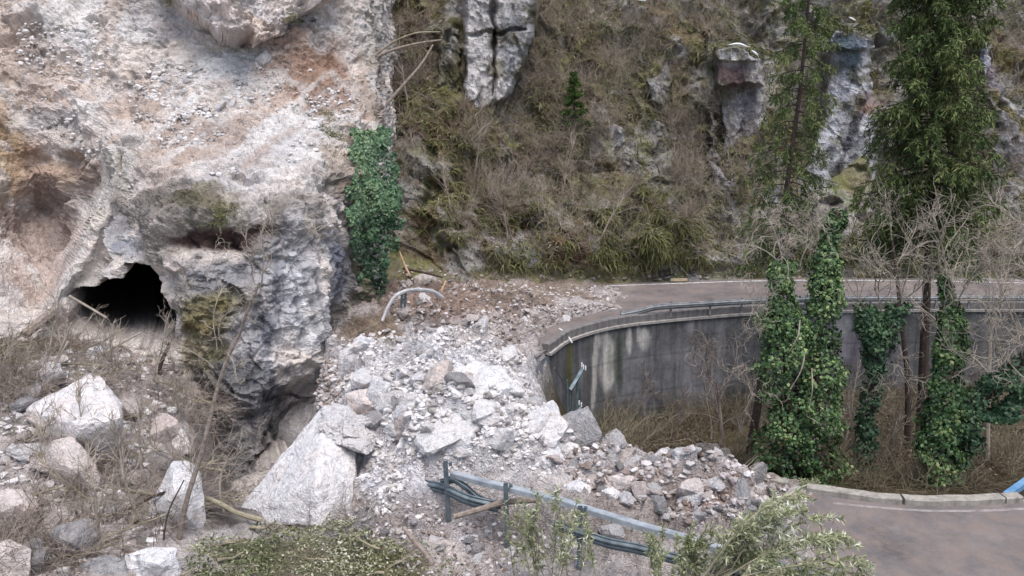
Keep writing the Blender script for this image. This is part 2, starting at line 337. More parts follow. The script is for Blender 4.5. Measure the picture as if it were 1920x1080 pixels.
col = blobs(pu, pv, PALE, [
 (60,120,190,190,PINK,.75),(140,40,60,60,WHITE,.8),(60,330,120,60,lin(172,146,126),.8),(-10,270,50,130,TAN,.9),(-150,300,130,300,TAN,.6),(100,470,110,130,lin(196,182,176),.9),
 (300,60,60,50,GREY,.7),(255,60,38,28,WHITE,.9),(160,90,22,70,WHITE,.8),(160,205,30,18,WHITE,.9),(110,225,60,26,GREY,.6),(250,210,60,90,PINK,.8),(20,160,60,60,PINK,.6),
 (440,40,150,64,lin(222,214,212),.95),(350,8,50,16,OLIVE,.5),(470,60,60,20,lin(214,196,186),.7),(480,30,100,12,lin(190,170,150),.6,25),
 (410,140,90,50,WHITE,.85),(590,140,95,75,BROWN,.95),(560,80,90,30,lin(176,150,134),.7),(690,170,40,70,lin(176,154,138),.8),(640,215,60,24,lin(188,168,154),.8),(500,200,60,40,PINK,.8),
 (330,280,60,90,PINK,.7,30),(380,190,36,26,WHITE,.9),(540,250,70,44,WHITE,.8),(450,300,80,44,lin(198,184,178),.8),(545,300,40,26,BLUE,.6),(480,340,120,20,WHITE,.6),(570,290,36,20,WHITE,.8),
 (210,360,30,130,lin(226,218,208),1,28),(140,520,30,80,lin(224,218,212),.95,30),(60,470,70,110,lin(190,172,162),.7),(225,450,30,60,GREY,.9),(250,470,40,30,BLUE,.6),  # slab paler, left wall greyer: its lit and shaded sides put into the colour
 (360,405,120,46,lin(132,126,118),.85),(310,470,50,50,lin(128,124,118),.7),(430,452,130,22,lin(88,68,62),.95),(400,385,60,22,OLIVE,.5),(560,400,60,30,lin(150,140,128),.6),  # upper face and brown recess strip darkened, shade painted into the colour
 (420,520,100,36,GREY,.9),(500,600,70,120,lin(186,184,186),.9),(570,560,60,130,lin(208,207,210),.85),(575,610,20,90,WHITE,.6,8),(625,500,26,90,lin(118,122,134),.95,5),(608,470,7,70,WHITE,.9,7),(660,430,20,120,lin(170,162,156),.8),
 (500,640,14,70,lin(120,122,134),.8),(520,560,8,60,lin(128,130,140),.6),(500,690,12,30,WHITE,.9,15),(380,590,60,40,OLIVE,.85),(370,650,60,60,lin(140,128,92),.75),(440,560,40,24,OLIVE,.7),
 (400,760,80,80,lin(122,118,112),.85),(480,740,60,60,lin(118,120,124),.85),(540,800,60,70,lin(96,98,98),.8),(420,840,120,60,lin(98,98,102),.8),(640,620,40,60,lin(156,140,120),.6),(675,520,14,40,MOSS,.8),  # dark foot rock, with the shade of the undercut hollow painted in
 (660,350,18,60,lin(190,178,170),.8),(700,90,26,120,lin(182,176,166),.5),(640,280,50,60,lin(150,130,104),.55)], nz)
col *= (1+.22*nz[..., None]*A(1, .95, .88))*(1+.16*nzf[..., None])
stk = fbm(base*A(3.2, 3.2, .16), 4, 63); col *= 1-.35*(lowr*sstep(.05, .55, stk))[..., None]*A(1, .97, .9)
cr = sstep(.10, .0, e2)*sstep(.0, .5, fbm(base*.5, 4, 73))*(1-.6*soft); col *= 1-.45*cr[..., None]
stm = fbm(np.stack([base@A(.9, 0, -.75)*1.5, base@A(.5, .4, .5)*.22, base[..., 1]*.1], -1), 5, 79); sk = sstep(20, -60, sd_poly(pu, pv, TERR))*sstep(90, 200, pv); col += (.65*sk*sstep(-.1, .35, stm))[..., None]*(WHITE-col); col += (.5*sk*sstep(.0, -.45, stm))[..., None]*(lin(192, 172, 158)-col)  # dust streams on the terrace, whitened further as painted top light
wm = sstep(.15, .6, fbm(base*1.1, 5, 71))*(1-lowr); col += .45*wm[..., None]*(WHITE-col)
col *= A(.99, .985, .98); ic = sstep(0, 10, -cave)[..., None]; col += ic*(lin(92, 88, 86)-col); col = np.clip(col, .01, .85)  # cave walls coloured darker, painted shade on top of the real depth
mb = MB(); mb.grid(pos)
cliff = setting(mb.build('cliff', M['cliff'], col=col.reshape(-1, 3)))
def cliff_hit(u, v): return P(u, v, cliff_base(u, v))
# ---------------------------------------------------------------- the wooded slope beyond the road
hl = TPS(*(lambda q: (q[:, :2], q[:, 2]))(A(
 (300,-600,95),(1200,-600,98),(2000,-600,98),(2800,-600,98),
 (300,0,66),(500,0,66),(700,0,64),(850,0,62),(930,0,61),(1020,0,64),(1150,0,66),(1300,0,66),(1450,0,67),(1600,0,66),(1750,0,67),(1920,0,66),(2400,0,66),(2800,0,66),
 (300,220,55),(500,220,55),(720,220,54.5),(800,235,53),(900,235,54.5),(1000,220,57),(1150,220,58.5),(1250,220,59),(1380,220,59.5),(1500,220,60),(1600,220,60),(1800,220,60),(1950,220,59),(2800,220,58),
 (300,400,48),(500,400,48),(720,400,49),(850,400,50.5),(1000,400,52.5),(1150,400,53.6),(1290,400,54),(1380,400,55.8),(1500,400,55.5),(1700,400,55.5),(1950,400,55),(2800,400,54),
 (300,515,44),(500,515,44),(720,505,45.5),(850,512,47.5),(950,515,48.8),(1100,515,50.2),(1250,515,51.4),(1400,510,52.2),(1600,510,52.4),(1900,510,52.4),(2300,510,51.5),(2800,510,51),
 (300,580,42),(720,580,43.5),(900,580,46),(1100,580,48),(1400,580,50),(1900,580,50),(2800,580,49))), 300.)
def hill_base(u, v): return hl(u, v)-.9*sstep(320, 480, np.asarray(v, float))
U, V = np.meshgrid(np.concatenate([np.linspace(300, 640, 40), np.linspace(643, 1960, 470), np.linspace(1970, 2800, 70)]), np.concatenate([np.linspace(-600, -15, 60), np.linspace(-12, 570, 210)]))
def hill_disp(b, v):
    low = sstep(590, 530, v)
    return (1.4*fbm(b*A(.16, .16, .11), 5, 101, True)+.85*facet(b*A(.42, .42, .3)+.4*fbm(b*.4, 3, 104)[..., None], 103, .8, 1.0)[0]+.35*fbm(b*A(.9, .9, .5), 5, 105))*low*sstep(530, 470, v)+.15*fbm(b*1.5, 4, 108)
base = P(U, V, hill_base(U, V)); dsp = hill_disp(base, V)
rk = .6*fbm(base*A(.28, .28, .16), 5, 111)+.5*facet(base*A(.5, .5, .3)+.3*fbm(base, 3, 112)[..., None], 113, .8, .8)[0]
pos = base+dsp[..., None]*A(0, -.85, .3)
nz = fbm(base*.4, 6, 121); nf = fbm(base*A(1.6, 1.6, .8), 5, 123)
col = blobs(U, V, lin(136, 131, 104), [
 (770,120,110,140,lin(96,80,70),.8),(860,235,110,24,lin(120,98,82),.9),(840,60,60,110,lin(112,106,84),.7),(1080,100,90,110,lin(130,116,98),.7),(1010,160,70,120,lin(126,112,96),.6),
 (1180,60,60,60,lin(118,96,86),.6),(1230,70,60,40,MOSS,.6),(960,320,120,70,lin(122,102,84),.7),(880,350,110,60,OLIVE,.5),(1050,400,110,60,lin(124,98,82),.7),(1000,440,60,60,lin(112,84,70),.7),
 (1210,430,90,90,lin(112,112,62),.9),(960,225,40,16,lin(120,124,60),.9),(1130,400,40,60,lin(104,108,64),.7),(1450,280,60,80,lin(104,108,66),.6),(1140,320,70,50,lin(124,110,86),.6),(820,440,90,50,lin(112,94,76),.7),(1060,470,80,30,lin(118,84,68),.8),(1300,40,120,60,lin(140,120,96),.6),(1580,30,60,20,lin(150,142,72),.9),
 (1330,330,26,170,lin(120,116,112),.8),(1260,250,60,120,lin(128,122,96),.5),(1480,150,70,160,lin(118,112,86),.6),(1640,150,60,90,lin(128,116,100),.7),(1880,60,60,80,lin(128,112,84),.7),(1890,180,16,160,lin(132,122,64),.7,-38),(1870,400,80,120,lin(130,124,118),.6)], nz)
w = sstep(-.05, .35, rk+.12*sstep(1080, 1140, U)+.25*sstep(1240, 1330, U)-.15*sstep(480, 530, V)+.15*sstep(1800, 1860, U)); col += .85*w[..., None]*(lin(172, 170, 167)-col)
w = sstep(.2, .7, nf+.3*nz); col += .7*w[..., None]*(lin(84, 70, 56)-col)
w = sstep(.25, .7, fbm(base*.8, 5, 131)); col += .5*w[..., None]*(lin(120, 124, 72)-col)
col = np.clip(col*(1+.2*nf[..., None]), .01, .8)
mb = MB(); mb.grid(pos); hill = setting(mb.build('hillside', M['hill'], col=col.reshape(-1, 3)))
def hill_hit(u, v):
    b = P(u, v, hill_base(u, v)); return b+hill_disp(b, np.asarray(v, float))[..., None]*A(0, -.85, .3)
# rock outcrops standing out of the slope
def outcrop(name, label, poly, y0, y1, edge, depth, pal, seed, caps=(), amp=.5, strips=(), rag=12, vst=.4):
    q = A(*poly); u0, v0 = q.min(0)-10; u1, v1 = q.max(0)+10
    U, V = np.meshgrid(np.arange(u0, u1, 2.6), np.arange(v0, v1, 2.6)); yl = y0+(y1-y0)*(v1-V)/(v1-v0)
    b = P(U, V, yl); s = sd_poly(U+rag*fbm(b*.9, 4, seed), V+rag*fbm(b*.9, 4, seed+1), poly)
    Y = yl+depth*(1-sstep(0, edge, -s))**1.5
    for cp, dd, ed in caps: Y = Y-dd*sstep(0, ed, -sd_poly(U+4*fbm(b*1.3, 3, seed+5), V+4*fbm(b*1.3, 3, seed+6), cp))
    f1 = facet(b*A(.6, .6, .6*vst)+.3*fbm(b*.7, 3, seed+2)[..., None], seed+3, .8, 1.0)[0]; f2 = facet(b*A(1.7, 1.7, 1.7*vst)+.2*fbm(b*1.5, 3, seed+4)[..., None], seed+7, .8, .9)[0]
    pos = P(U, V, Y)+(amp*(f1+.38*f2)+.12*fbm(b*A(2.5, 2.5, 1.2), 4, seed+8, True))[..., None]*A(.15, -1, .1)
    nz = fbm(b*.7, 6, seed+9); c = blobs(U, V, pal[0], strips, nz, .4)*A(1, 1, 1.02)
    st = fbm(b*A(2.4, 2.4, .18), 5, seed+10); c += .55*sstep(.1, .6, st)[..., None]*(A(*pal[1])-c)
    ms = sstep(.2, .6, fbm(b*.9, 5, seed+11)+.45*sstep(26, 0, -s)); c += .7*ms[..., None]*(MOSS-c); c = .78*c+.22*c.mean(-1, keepdims=True)
    c = np.clip(c*(1+.25*nz[..., None]), .01, .8)
    i = np.arange(U.size).reshape(U.shape); f = np.stack([i[:-1, :-1], i[:-1, 1:], i[1:, 1:], i[1:, :-1]], -1).reshape(-1, 4)
    f = f[(s.ravel()[f] < 3).all(1)]; k = np.unique(f); rm = np.zeros(U.size, int); rm[k] = np.arange(len(k))
    o = mesh(name, pos.reshape(-1, 3)[k], rm[f], M['hill'], None, False, None, c.reshape(-1, 3)[k]); return tag(o, label, 'rock outcrop')
outcrop('rock_outcrop', 'tall pale twin rock pillars with a mossy foot, high on the slope beside the landslide', [(864,-140),(1012,-140),(1002,40),(992,120),(968,178),(934,200),(908,218),(866,215),(858,160),(862,80)], 54.2, 56.5, 16, 5, (lin(204,200,196), lin(122,120,118)), 201,
        [([(918,-100),(932,-100),(932,170),(918,190)], -1.4, 8), ([(862,60),(985,52),(985,64),(862,74)], -.5, 5)], .34, [(960,120,26,90,lin(150,152,158),.8),(890,150,20,60,WHITE,.4)], 5, .16)
outcrop('rock_outcrop', 'low mossy rock block leaning against the twin pillars above a bare ledge', [(815,60),(862,40),(872,120),(870,214),(848,216),(818,205),(812,150)], 54.3, 55.5, 14, 4, (lin(146,142,132), lin(92,84,68)), 211, (), .45, [(826,100,22,30,lin(176,172,166),.8),(835,190,22,24,lin(178,176,172),.7),(858,150,16,80,MOSS,.8)])
outcrop('rock_outcrop', 'undercut rock tower with a reddish overhanging cap and snow on top', [(1332,96),(1350,84),(1395,82),(1427,104),(1436,160),(1440,210),(1446,280),(1430,340),(1385,350),(1350,330),(1348,240),(1338,165)], 57.0, 57.6, 12, 4.5, (lin(176,172,168), lin(114,108,104)), 221,
        [([(1330,70),(1440,70),(1436,160),(1380,166),(1336,164)], 1.5, 7), ([(1330,70),(1440,70),(1430,118),(1334,114)], .4, 5)], .3, [(1380,98,50,16,lin(196,196,194),.9),(1372,140,34,24,lin(128,98,96),.9),(1400,220,20,60,lin(158,154,166),.8),(1375,270,20,40,lin(172,166,168),.6)], 5)
outcrop('rock_outcrop', 'blue grey cliff with a flat grassy cap and a dark curved water streak below it', [(1540,62),(1560,44),(1600,46),(1644,62),(1640,88),(1632,130),(1640,180),(1672,215),(1650,250),(1660,300),(1655,350),(1650,420),(1560,450),(1480,440),(1460,360),(1505,300),(1535,220),(1540,120)], 55.5, 57.5, 16, 5, (lin(184,184,186), lin(116,115,117)), 231,
        [([(1536,56),(1646,56),(1642,90),(1600,98),(1545,92)], 1.0, 6)], .32, [(1590,80,50,14,lin(112,122,136),.9),(1592,130,22,60,lin(110,132,142),.8),(1578,180,22,40,lin(206,206,212),.9),(1582,215,12,70,lin(216,214,218),.8,20),(1600,240,10,90,lin(86,84,92),.95,22),(1630,190,30,24,lin(140,118,112),.8),(1655,205,30,14,lin(180,140,114),.7),(1640,260,20,40,lin(176,174,180),.6)], 5)
outcrop('rock_outcrop', 'weathered grey violet rock wall behind the big spruce, split by a mossy ledge', [(1815,30),(1850,52),(1872,110),(1884,170),(1920,190),(1990,140),(2050,190),(2060,330),(1980,400),(1900,380),(1850,330),(1850,230),(1830,150)], 56.5, 59, 18, 5, (lin(166,164,164), lin(108,106,106)), 241, (), .5, [(1840,110,20,60,lin(164,166,178),.8),(1860,150,20,40,lin(134,116,122),.7),(1890,210,10,110,lin(136,126,66),.9,-40),(1890,330,50,60,lin(158,156,160),.7)])
outcrop('rock_outcrop', 'shaggy rock rib above the road with a small dark hollow at its foot', [(1318,180),(1345,200),(1352,330),(1395,345),(1420,380),(1410,440),(1380,470),(1340,500),(1300,500),(1302,400),(1322,330),(1312,250)], 53.6, 56.6, 14, 3.5, (lin(150,146,146), lin(96,88,86)), 251, [([(1338,362),(1362,352),(1352,420),(1340,450)], -2.2, 6)], .4, [(1395,400,24,40,lin(150,156,164),.8),(1330,300,12,120,lin(124,116,112),.7)])
outcrop('rock_outcrop', 'small pale rock with a white crown, in brown scrub halfway up the slope', [(1128,232),(1150,226),(1180,240),(1178,268),(1160,288),(1140,284),(1130,260)], 57.0, 57.4, 9, 3, (lin(182,180,180), lin(116,112,112)), 261, (), .3, [(1150,248,24,12,lin(214,210,210),.8)], 4, .8)
outcrop('rock_outcrop', 'pointed grey rock with white scars, beneath olive scrub near the capped tower', [(1206,150),(1235,136),(1250,120),(1266,150),(1262,190),(1240,206),(1215,190)], 58, 58.6, 9, 3, (lin(170,168,164), lin(118,114,104)), 271, (), .3, (), 5)
outcrop('rock_outcrop', 'broken grey rock step at the roadside beside the debris', [(905,432),(930,436),(945,470),(950,500),(962,528),(930,532),(912,500),(900,470)], 47.6, 48.6, 10, 3, (lin(160,156,154), lin(104,98,92)), 281, (), .35, [(940,515,14,10,WHITE,.7)], 5)
outcrop('rock_outcrop', 'dark mossy boulders forming the foot of the slope along the road', [(1120,470),(1160,440),(1200,432),(1250,450),(1296,440),(1320,470),(1316,512),(1250,528),(1180,528),(1120,524)], 50.2, 51.2, 14, 3, (lin(112,108,104), lin(66,60,54)), 291, (), .6, [(1160,490,14,26,lin(150,146,142),.6),(1290,480,20,40,lin(156,150,140),.5),(1210,450,50,16,MOSS,.8)], 7, .6)
outcrop('rock_outcrop', 'broad grey mossy rock face under the pointed rock, streaked with hanging grass', [(1185,240),(1230,225),(1280,240),(1300,300),(1290,380),(1250,420),(1200,400),(1180,330)], 55.6, 58, 16, 3, (lin(164,160,152), lin(106,100,90)), 311, (), .55, [(1250,330,20,50,lin(196,192,186),.7)], 16, .6)
outcrop('rock_outcrop', 'pale cliff foot glimpsed behind the ivy top and the thin spruce', [(1425,350),(1500,330),(1640,340),(1680,420),(1640,490),(1520,500),(1430,470)], 53.4, 55.4, 16, 3, (lin(190,190,192), lin(118,118,122)), 321, (), .5, [(1560,400,60,40,lin(206,206,206),.6)], 16, .4)
outcrop('rock_outcrop', 'dark split cliff rising just behind the top edge of the landslide scar', [(640,-120),(705,-120),(700,40),(690,100),(668,96),(640,40)], 50, 52, 14, 4, (lin(172,168,162), lin(84,80,76)), 331, (), .5, [(690,40,8,60,lin(60,56,54),.7)], 10, .3)
outcrop('rock_outcrop', 'rough grey rock steps at the picture border beyond the large spruce', [(1840,340),(1900,330),(1990,350),(2010,470),(1930,505),(1860,480),(1840,410)], 53.2, 55.4, 14, 3, (lin(168,164,160), lin(104,98,92)), 341, (), .5, [], 14, .6)
# ---------------------------------------------------------------- ground, rubble bed and gully
def ctl(lst): return np.array([P(u, v, w) if w > 12 else G(u, v, w) for u, v, w in lst])
hp = ctl([(620,690,1.0),(700,650,1.1),(850,610,1.5),(1000,600,.7),(760,540,.8),(850,560,1.0),(950,570,.8),(1060,580,.5),(1120,565,.3),(1200,560,-.1),(1400,550,-.1),(780,720,2.2),(900,700,1.8),(985,700,.1),(1000,760,.3),(1060,800,0),
 (950,800,1.7),(800,820,1.5),(720,860,.5),(900,900,.5),(1100,880,.45),(1250,870,.3),(1400,900,.2),(1500,925,.02),(1600,1000,-.1),(1900,1000,-.1),(1750,960,-.1),(2200,1000,-.1),(2200,1300,-.1),(1700,1200,-.1),(1450,1010,.0),(1300,960,.25),(1150,960,.1),
 (800,960,-.3),(700,1000,-.4),(500,1030,-.2),(950,1000,-.5),(1000,1080,-.6),(1200,1060,-.5),(1300,1080,-.4),(1500,1300,-.5),(900,1300,-.4),(300,1300,0),(-200,1300,.3),(300,1050,.3),(0,1060,.6),(100,900,1.0),(100,780,2.0),(0,650,3.0),(200,655,2.5),(350,720,1.0),(420,870,-.9),(470,890,-1.6),(560,890,-1.8),(590,800,-.8),
 (-300,900,1.5),(-500,700,3.2),(640,840,.3),(640,760,1.0),(500,620,1.5),(650,560,1.2),(720,480,1.0),(2600,1000,-.1),(2600,550,-.1),(1900,550,-.1),(230,662,36),(280,668,38),(330,676,36),(100,610,38),(0,600,36),(-200,560,36),(420,700,34)])
heap = TPS(hp[:, :2], hp[:, 2], 10.)
gp = ctl([(1000,760,-3.5),(1080,830,-3.6),(1100,850,33),(1300,850,34),(1250,790,41),(1120,800,39),(1400,760,42.5),(1500,880,31),(1700,890,30),(1900,890,29),(2100,890,29),(1600,800,39),(1900,790,38),(2200,790,38),(1600,730,43.5),(1900,720,43.5),(2200,720,43),(1150,700,47),(1500,700,50),(2000,700,50),(2600,900,30),(2600,700,46)])
gully = TPS(gp[:, :2], gp[:, 2], 10.)
WALL = [G(u, v, z)[:2] for u, v, z in [(992,690,.1),(1010,664,.2),(1035,642,.3),(1065,622,.3),(1120,604,.3),(1180,593,.3),(1250,585.5,.3),(1330,578.5,.3),(1420,572.5,.3),(1560,568.5,.3),(1700,567,.3),(1850,566.5,.3),(2050,567,.3),(2400,570,.3)]]
GPOLY = [tuple(p+A(-.6, .9)) for p in WALL[:2]]+[tuple(p+A(-1.2, 2.2)) for p in WALL[2:5]]+[tuple(p+A(-.3, 2.6)) for p in WALL[5:]]+[tuple(G(u, v, 0)[:2]) for u, v in [(2600,900),(2200,932),(1905,932),(1700,938),(1510,914),(1420,893),(1280,862),(1150,852),(1100,838),(1060,806),(1010,760),(985,720)]]
CUT = [tuple(q[:2]) for q in (P(640,650,35), P(606,700,31.2), G(592,760,.5), G(566,832,0), G(500,930,-.2), G(430,950,-.2), P(380,800,30), P(500,760,32), P(600,690,34.5))]
NEAR = [tuple(G(u, v, 0)[:2]) for u, v in [(1470,912),(1510,922),(1700,946),(1905,944),(2300,930),(3200,960),(3600,1900),(1900,1900),(1640,1180),(1400,1050),(1300,1015)]]
def ground_base(x, y):
    x = np.asarray(x, float); y = np.asarray(y, float); s = sd_poly(x, y, GPOLY)
    zg = gully(x, y); zh = heap(x, y); k = sstep(39, 40.5, y)*sstep(4.0, 9.5, x+2.2*fbm(np.stack([x*.5, y*.5, 0*x], -1), 4, 317)); zh = zh*(1-k)+np.minimum(zh, -.12)*k; zh = np.clip(zh, -2.5, 6)-1.9*sstep(0, .8, -sd_poly(x, y, CUT))
    return zh+(np.clip(zg, -9, -1.5)-zh)*sstep(0, 2.4, -s), s
def ground_z(x, y):
    z, s = ground_base(x, y); b = np.stack([x, y, 0*x], -1)
    rd = np.maximum(sstep(-.6, .5, sd_poly(x, y, NEAR)), 0); rd = np.where(x > G(1480, 950)[0], rd, 1.0)
    rb = sstep(1.5, -.5, sd_poly(x, y, RUBBLE))
    far = 1-.85*sstep(39, 40.5, y)*sstep(4.5, 9, x)
    d = .18*rb*fbm(b*.9, 5, 310, True)+facet(b*1.0+.3*fbm(b, 3, 301)[..., None], 303, .8, .8)[0]*(.10+.34*rb)+facet(b*2.7, 305, .8, .8)[0]*(.05+.16*rb)+facet(b*6, 306, .8, .8)[0]*.04+.12*fbm(b*.6, 4, 307)+.05*fbm(b*2.5, 4, 309)
    return z+(d+.1*rb)*rd*far
RUBBLE = [tuple(G(u, v, .6)[:2]) for u, v in [(640,640),(760,540),(930,560),(1050,590),(1000,660),(985,720),(1010,770),(1090,830),(1280,860),(1480,910),(1500,960),(1420,1010),(1250,1000),(1050,930),(830,900),(760,960),(690,960),(600,900),(560,850)]]
gx = np.concatenate([np.linspace(-48, -20, 40), np.linspace(-19.8, 24, 430), np.linspace(24.3, 60, 60)]); gy = np.concatenate([np.linspace(2, 15, 14), np.linspace(15.2, 48, 360), np.linspace(48.5, 60, 14)])
X, YY = np.meshgrid(gx, gy); Z = ground_z(X, YY); gpos = np.stack([X, YY, Z], -1); pu, pv = proj(gpos); _, sg = ground_base(X, YY)
nz = fbm(gpos*A(.6, .6, .6), 6, 311); nf = fbm(gpos*2.2, 5, 313)
col = blobs(pu, pv, lin(180, 173, 170), [
 (850,750,300,170,lin(218,215,217),.95),(740,900,90,70,lin(216,214,218),.95),(1000,850,200,70,lin(210,205,204),.9),(880,560,190,46,lin(160,138,124),.9),(980,620,110,50,lin(196,184,178),.7),(700,620,60,30,lin(136,118,98),.9),(1000,540,110,24,lin(140,126,112),.7),
 (1280,920,210,60,lin(176,164,158),.9),(1330,930,60,26,lin(186,160,148),.7),(1150,1000,150,50,lin(150,142,136),.8),(820,980,170,60,lin(164,156,154),.9),(560,1050,230,50,lin(112,104,86),.9),(760,1060,60,30,lin(120,112,80),.8),
 (120,760,200,140,lin(150,143,137),.85),(230,660,90,40,lin(178,166,160),.9),(300,740,80,60,lin(172,162,156),.8),(60,640,120,50,lin(122,108,90),.9),(150,960,240,120,lin(146,139,133),.8),(430,880,120,90,lin(100,94,88),.8),(1450,900,60,12,lin(150,140,130),.7)], nz)
w = sstep(.3, 1.6, -sg)[..., None]; col = col*(1-w)+w*blobs(pu, pv, lin(88, 80, 62), [(1250,820,120,40,lin(80,66,50),.8),(1350,800,100,40,lin(102,90,66),.7),(1750,850,200,60,lin(92,76,64),.7)], nz)
col = np.clip(col*(1+.2*nz[..., None]+.15*nf[..., None]), .01, .8)
mb = MB(); mb.grid(gpos); setting(mb.build('ground', M['ground'], col=col.reshape(-1, 3)))
mb = MB(); mb.grid(np.stack(np.meshgrid(np.linspace(-900, 900, 9), np.linspace(-900, 1, 6)), -1)[..., [0, 1, 1]]*A(1, 1, 0)+A(0, 0, -1.2)); mb.grid(np.stack(np.meshgrid(np.linspace(-900, 900, 9), np.linspace(58, 1200, 6)), -1)[..., [0, 1, 1]]*A(1, 1, 0)+A(0, 0, -1.2))
setting(mb.build('valley_floor', plain_mat('valley_soil', lin(92, 86, 66), lin(120, 112, 84), .3)))
def ground_hit(u, v, n=400):
    u = np.asarray(u, float).ravel(); v = np.asarray(v, float).ravel(); out = np.zeros((len(u), 3)); hit = np.zeros(len(u), bool)
    prev = None
    for Yq in np.linspace(14, 52, n):
        p = P(u, v, np.full(len(u), Yq)); z, _ = ground_base(p[:, 0], p[:, 1]); m = (~hit) & (p[:, 2] <= z)
        out[m] = p[m]; hit |= m
    out[~hit] = G(u[~hit], v[~hit], 0)
    out[:, 2] = ground_z(out[:, 0], out[:, 1]); return out
# ---------------------------------------------------------------- roads
def asphalt():
    m, nt, b = mat('asphalt', .9, .25); co = coords(nt); n = noise(nt, co, .42, 8, .68); f = noise(nt, co, 40, 4, .7); p = noise(nt, co, 1.6, 5, .6, .5)
    c = ramp(nt, n, [(.3, lin(90, 86, 85)), (.48, lin(116, 110, 108)), (.68, lin(146, 135, 129))])
    c = mix(nt, c, lin(136, 121, 112), ramp(nt, p, [(.42, 0), (.68, .8)])); c = mix(nt, c, ramp(nt, f, [(.3, .75), (.7, 1.2)]), .8, 'MULTIPLY')
    vo = nn(nt, 'ShaderNodeTexVoronoi', feature='DISTANCE_TO_EDGE'); vo.inputs['Scale'].default_value = .35; ds = nn(nt, 'ShaderNodeTexNoise'); ds.inputs['Scale'].default_value = 1.5; nt.links.new(co, ds.inputs['Vector'])
    w = nn(nt, 'ShaderNodeVectorMath', operation='ADD'); nt.links.new(co, w.inputs[0]); nt.links.new(ds.outputs['Color'], w.inputs[1]); nt.links.new(w.outputs[0], vo.inputs['Vector'])
    c = mix(nt, c, ramp(nt, vo.outputs['Distance'], [(0, .6), (.005, 1)]), .45, 'MULTIPLY')
    nt.links.new(c, b.inputs['Base Color']); bump(nt, b, f, .01, .5); return m
M['asphalt'] = asphalt()
M['line'] = plain_mat('worn_white_paint', lin(150, 148, 150), lin(236, 236, 236), 5, .8)
NE = np.array(WALL[1:]); FE = np.array([G(u, v, 0)[:2] for u, v in [(880,536),(935,536),(1000,536),(1100,534),(1200,530.5),(1300,527),(1400,524),(1500,522.5),(1600,522.5),(1700,523.5),(1850,526),(2050,532),(2400,546)]])
def resample(p, n, smooth=True):
    p = np.asarray(p, float)
    if smooth and len(p) > 2:      # Catmull-Rom
        q = np.vstack([2*p[0]-p[1], p, 2*p[-1]-p[-2]]); o = []
        for i in range(1, len(q)-2):
            t = np.linspace(0, 1, 12, endpoint=False)[:, None]; a, b, c, d = q[i-1:i+3]
            o.append(.5*(2*b+(c-a)*t+(2*a-5*b+4*c-d)*t*t+(3*b-a-3*c+d)*t**3))
        p = np.vstack(o+[p[-1:]])
    s = np.concatenate([[0], np.cumsum(np.linalg.norm(np.diff(p, axis=0), axis=1))]); t = np.linspace(0, s[-1], n)
    return np.stack([np.interp(t, s, p[:, k]) for k in range(p.shape[1])], -1)
ne, fe = resample(NE, 120), resample(FE, 120); nrmw = np.stack([-np.gradient(ne, axis=0)[:, 1], np.gradient(ne, axis=0)[:, 0]], -1); nrmw /= np.linalg.norm(nrmw, axis=1)[:, None]
if nrmw[60, 1] < 0: nrmw = -nrmw
t = np.linspace(0, 1, 14)[None, :, None]; far = (ne+nrmw*.12)[:, None]*(1-t)+fe[:, None]*t
far = np.concatenate([far, np.full(far.shape[:2]+(1,), .0)], -1); far[..., 2] += .02
mb = MB(); mb.grid(far); setting(mb.build('road', M['asphalt']))
d = (fe-ne); d /= np.linalg.norm(d, axis=1)[:, None]; la, lb = fe-d*.62, fe-d*.44
k0 = 20; mb = MB(); mb.grid(np.concatenate([np.stack([la, lb], 1)[k0:], np.full((120-k0, 2, 1), .026)], -1)); setting(mb.build('road_line', M['line']))
nl = [G(u, v, 0) for u, v in [(1430,905),(1510,921),(1600,934),(1700,943),(1800,945.5),(1905,943),(2100,935),(2600,940)]]
nr = [G(u, v, 0) for u, v in [(1280,1010),(1400,1060),(1520,1120),(1640,1180),(1760,1300),(1900,1500),(2300,1700),(3300,1800)]]
a_, b_ = resample(nl, 60), resample(nr, 60); t = np.linspace(0, 1, 30)[None, :, None]; g = a_[:, None]*(1-t)+b_[:, None]*t; g[..., 2] = .03
mb = MB(); mb.grid(g); setting(mb.build('road', M['asphalt']))
ln = resample([G(u, v, 0) for u, v in [(1560,943),(1640,951),(1740,957.5),(1850,957),(1960,953),(2300,950)]], 50); off = A(0, -.13, 0)
mb = MB(); mb.grid(np.stack([ln, ln+off], 1)*A(1, 1, 0)+A(0, 0, .034)); setting(mb.build('road_line', plain_mat('faded_road_paint', lin(124, 116, 113), lin(168, 160, 156), 3, .9)))
# ---------------------------------------------------------------- retaining wall
def concrete(name, base=None, rough=.9):
    m, nt, b = mat(name, rough, .2); co = coords(nt); st = coords(nt, (1.6, 1.6, .12)); n = noise(nt, co, 5, 8, .7); s = noise(nt, st, 2.2, 7, .65); f = noise(nt, co, 30, 4, .6)
    if base is None: c = attr(nt, 'tint')
    else: c = nn(nt, 'ShaderNodeRGB').outputs[0]; c.node.outputs[0].default_value = (*base, 1)
    c = mix(nt, c, ramp(nt, s, [(.3, .55), (.5, 1), (.7, 1.3)]), .85, 'MULTIPLY'); c = mix(nt, c, ramp(nt, n, [(.3, .65), (.55, 1.05), (.75, 1.2)]), .8, 'MULTIPLY')
    c = mix(nt, c, ramp(nt, f, [(.3, .8), (.7, 1.15)]), .7, 'MULTIPLY'); nt.links.new(c, b.inputs['Base Color']); bump(nt, b, n, .02, .6); return m
M['wall'] = concrete('stained_concrete'); M['coping'] = concrete('coping_concrete', lin(128, 124, 122)); M['ledge'] = concrete('ledge_concrete', lin(176, 170, 164)); M['kerb'] = concrete('kerb_concrete', lin(164, 158, 148))
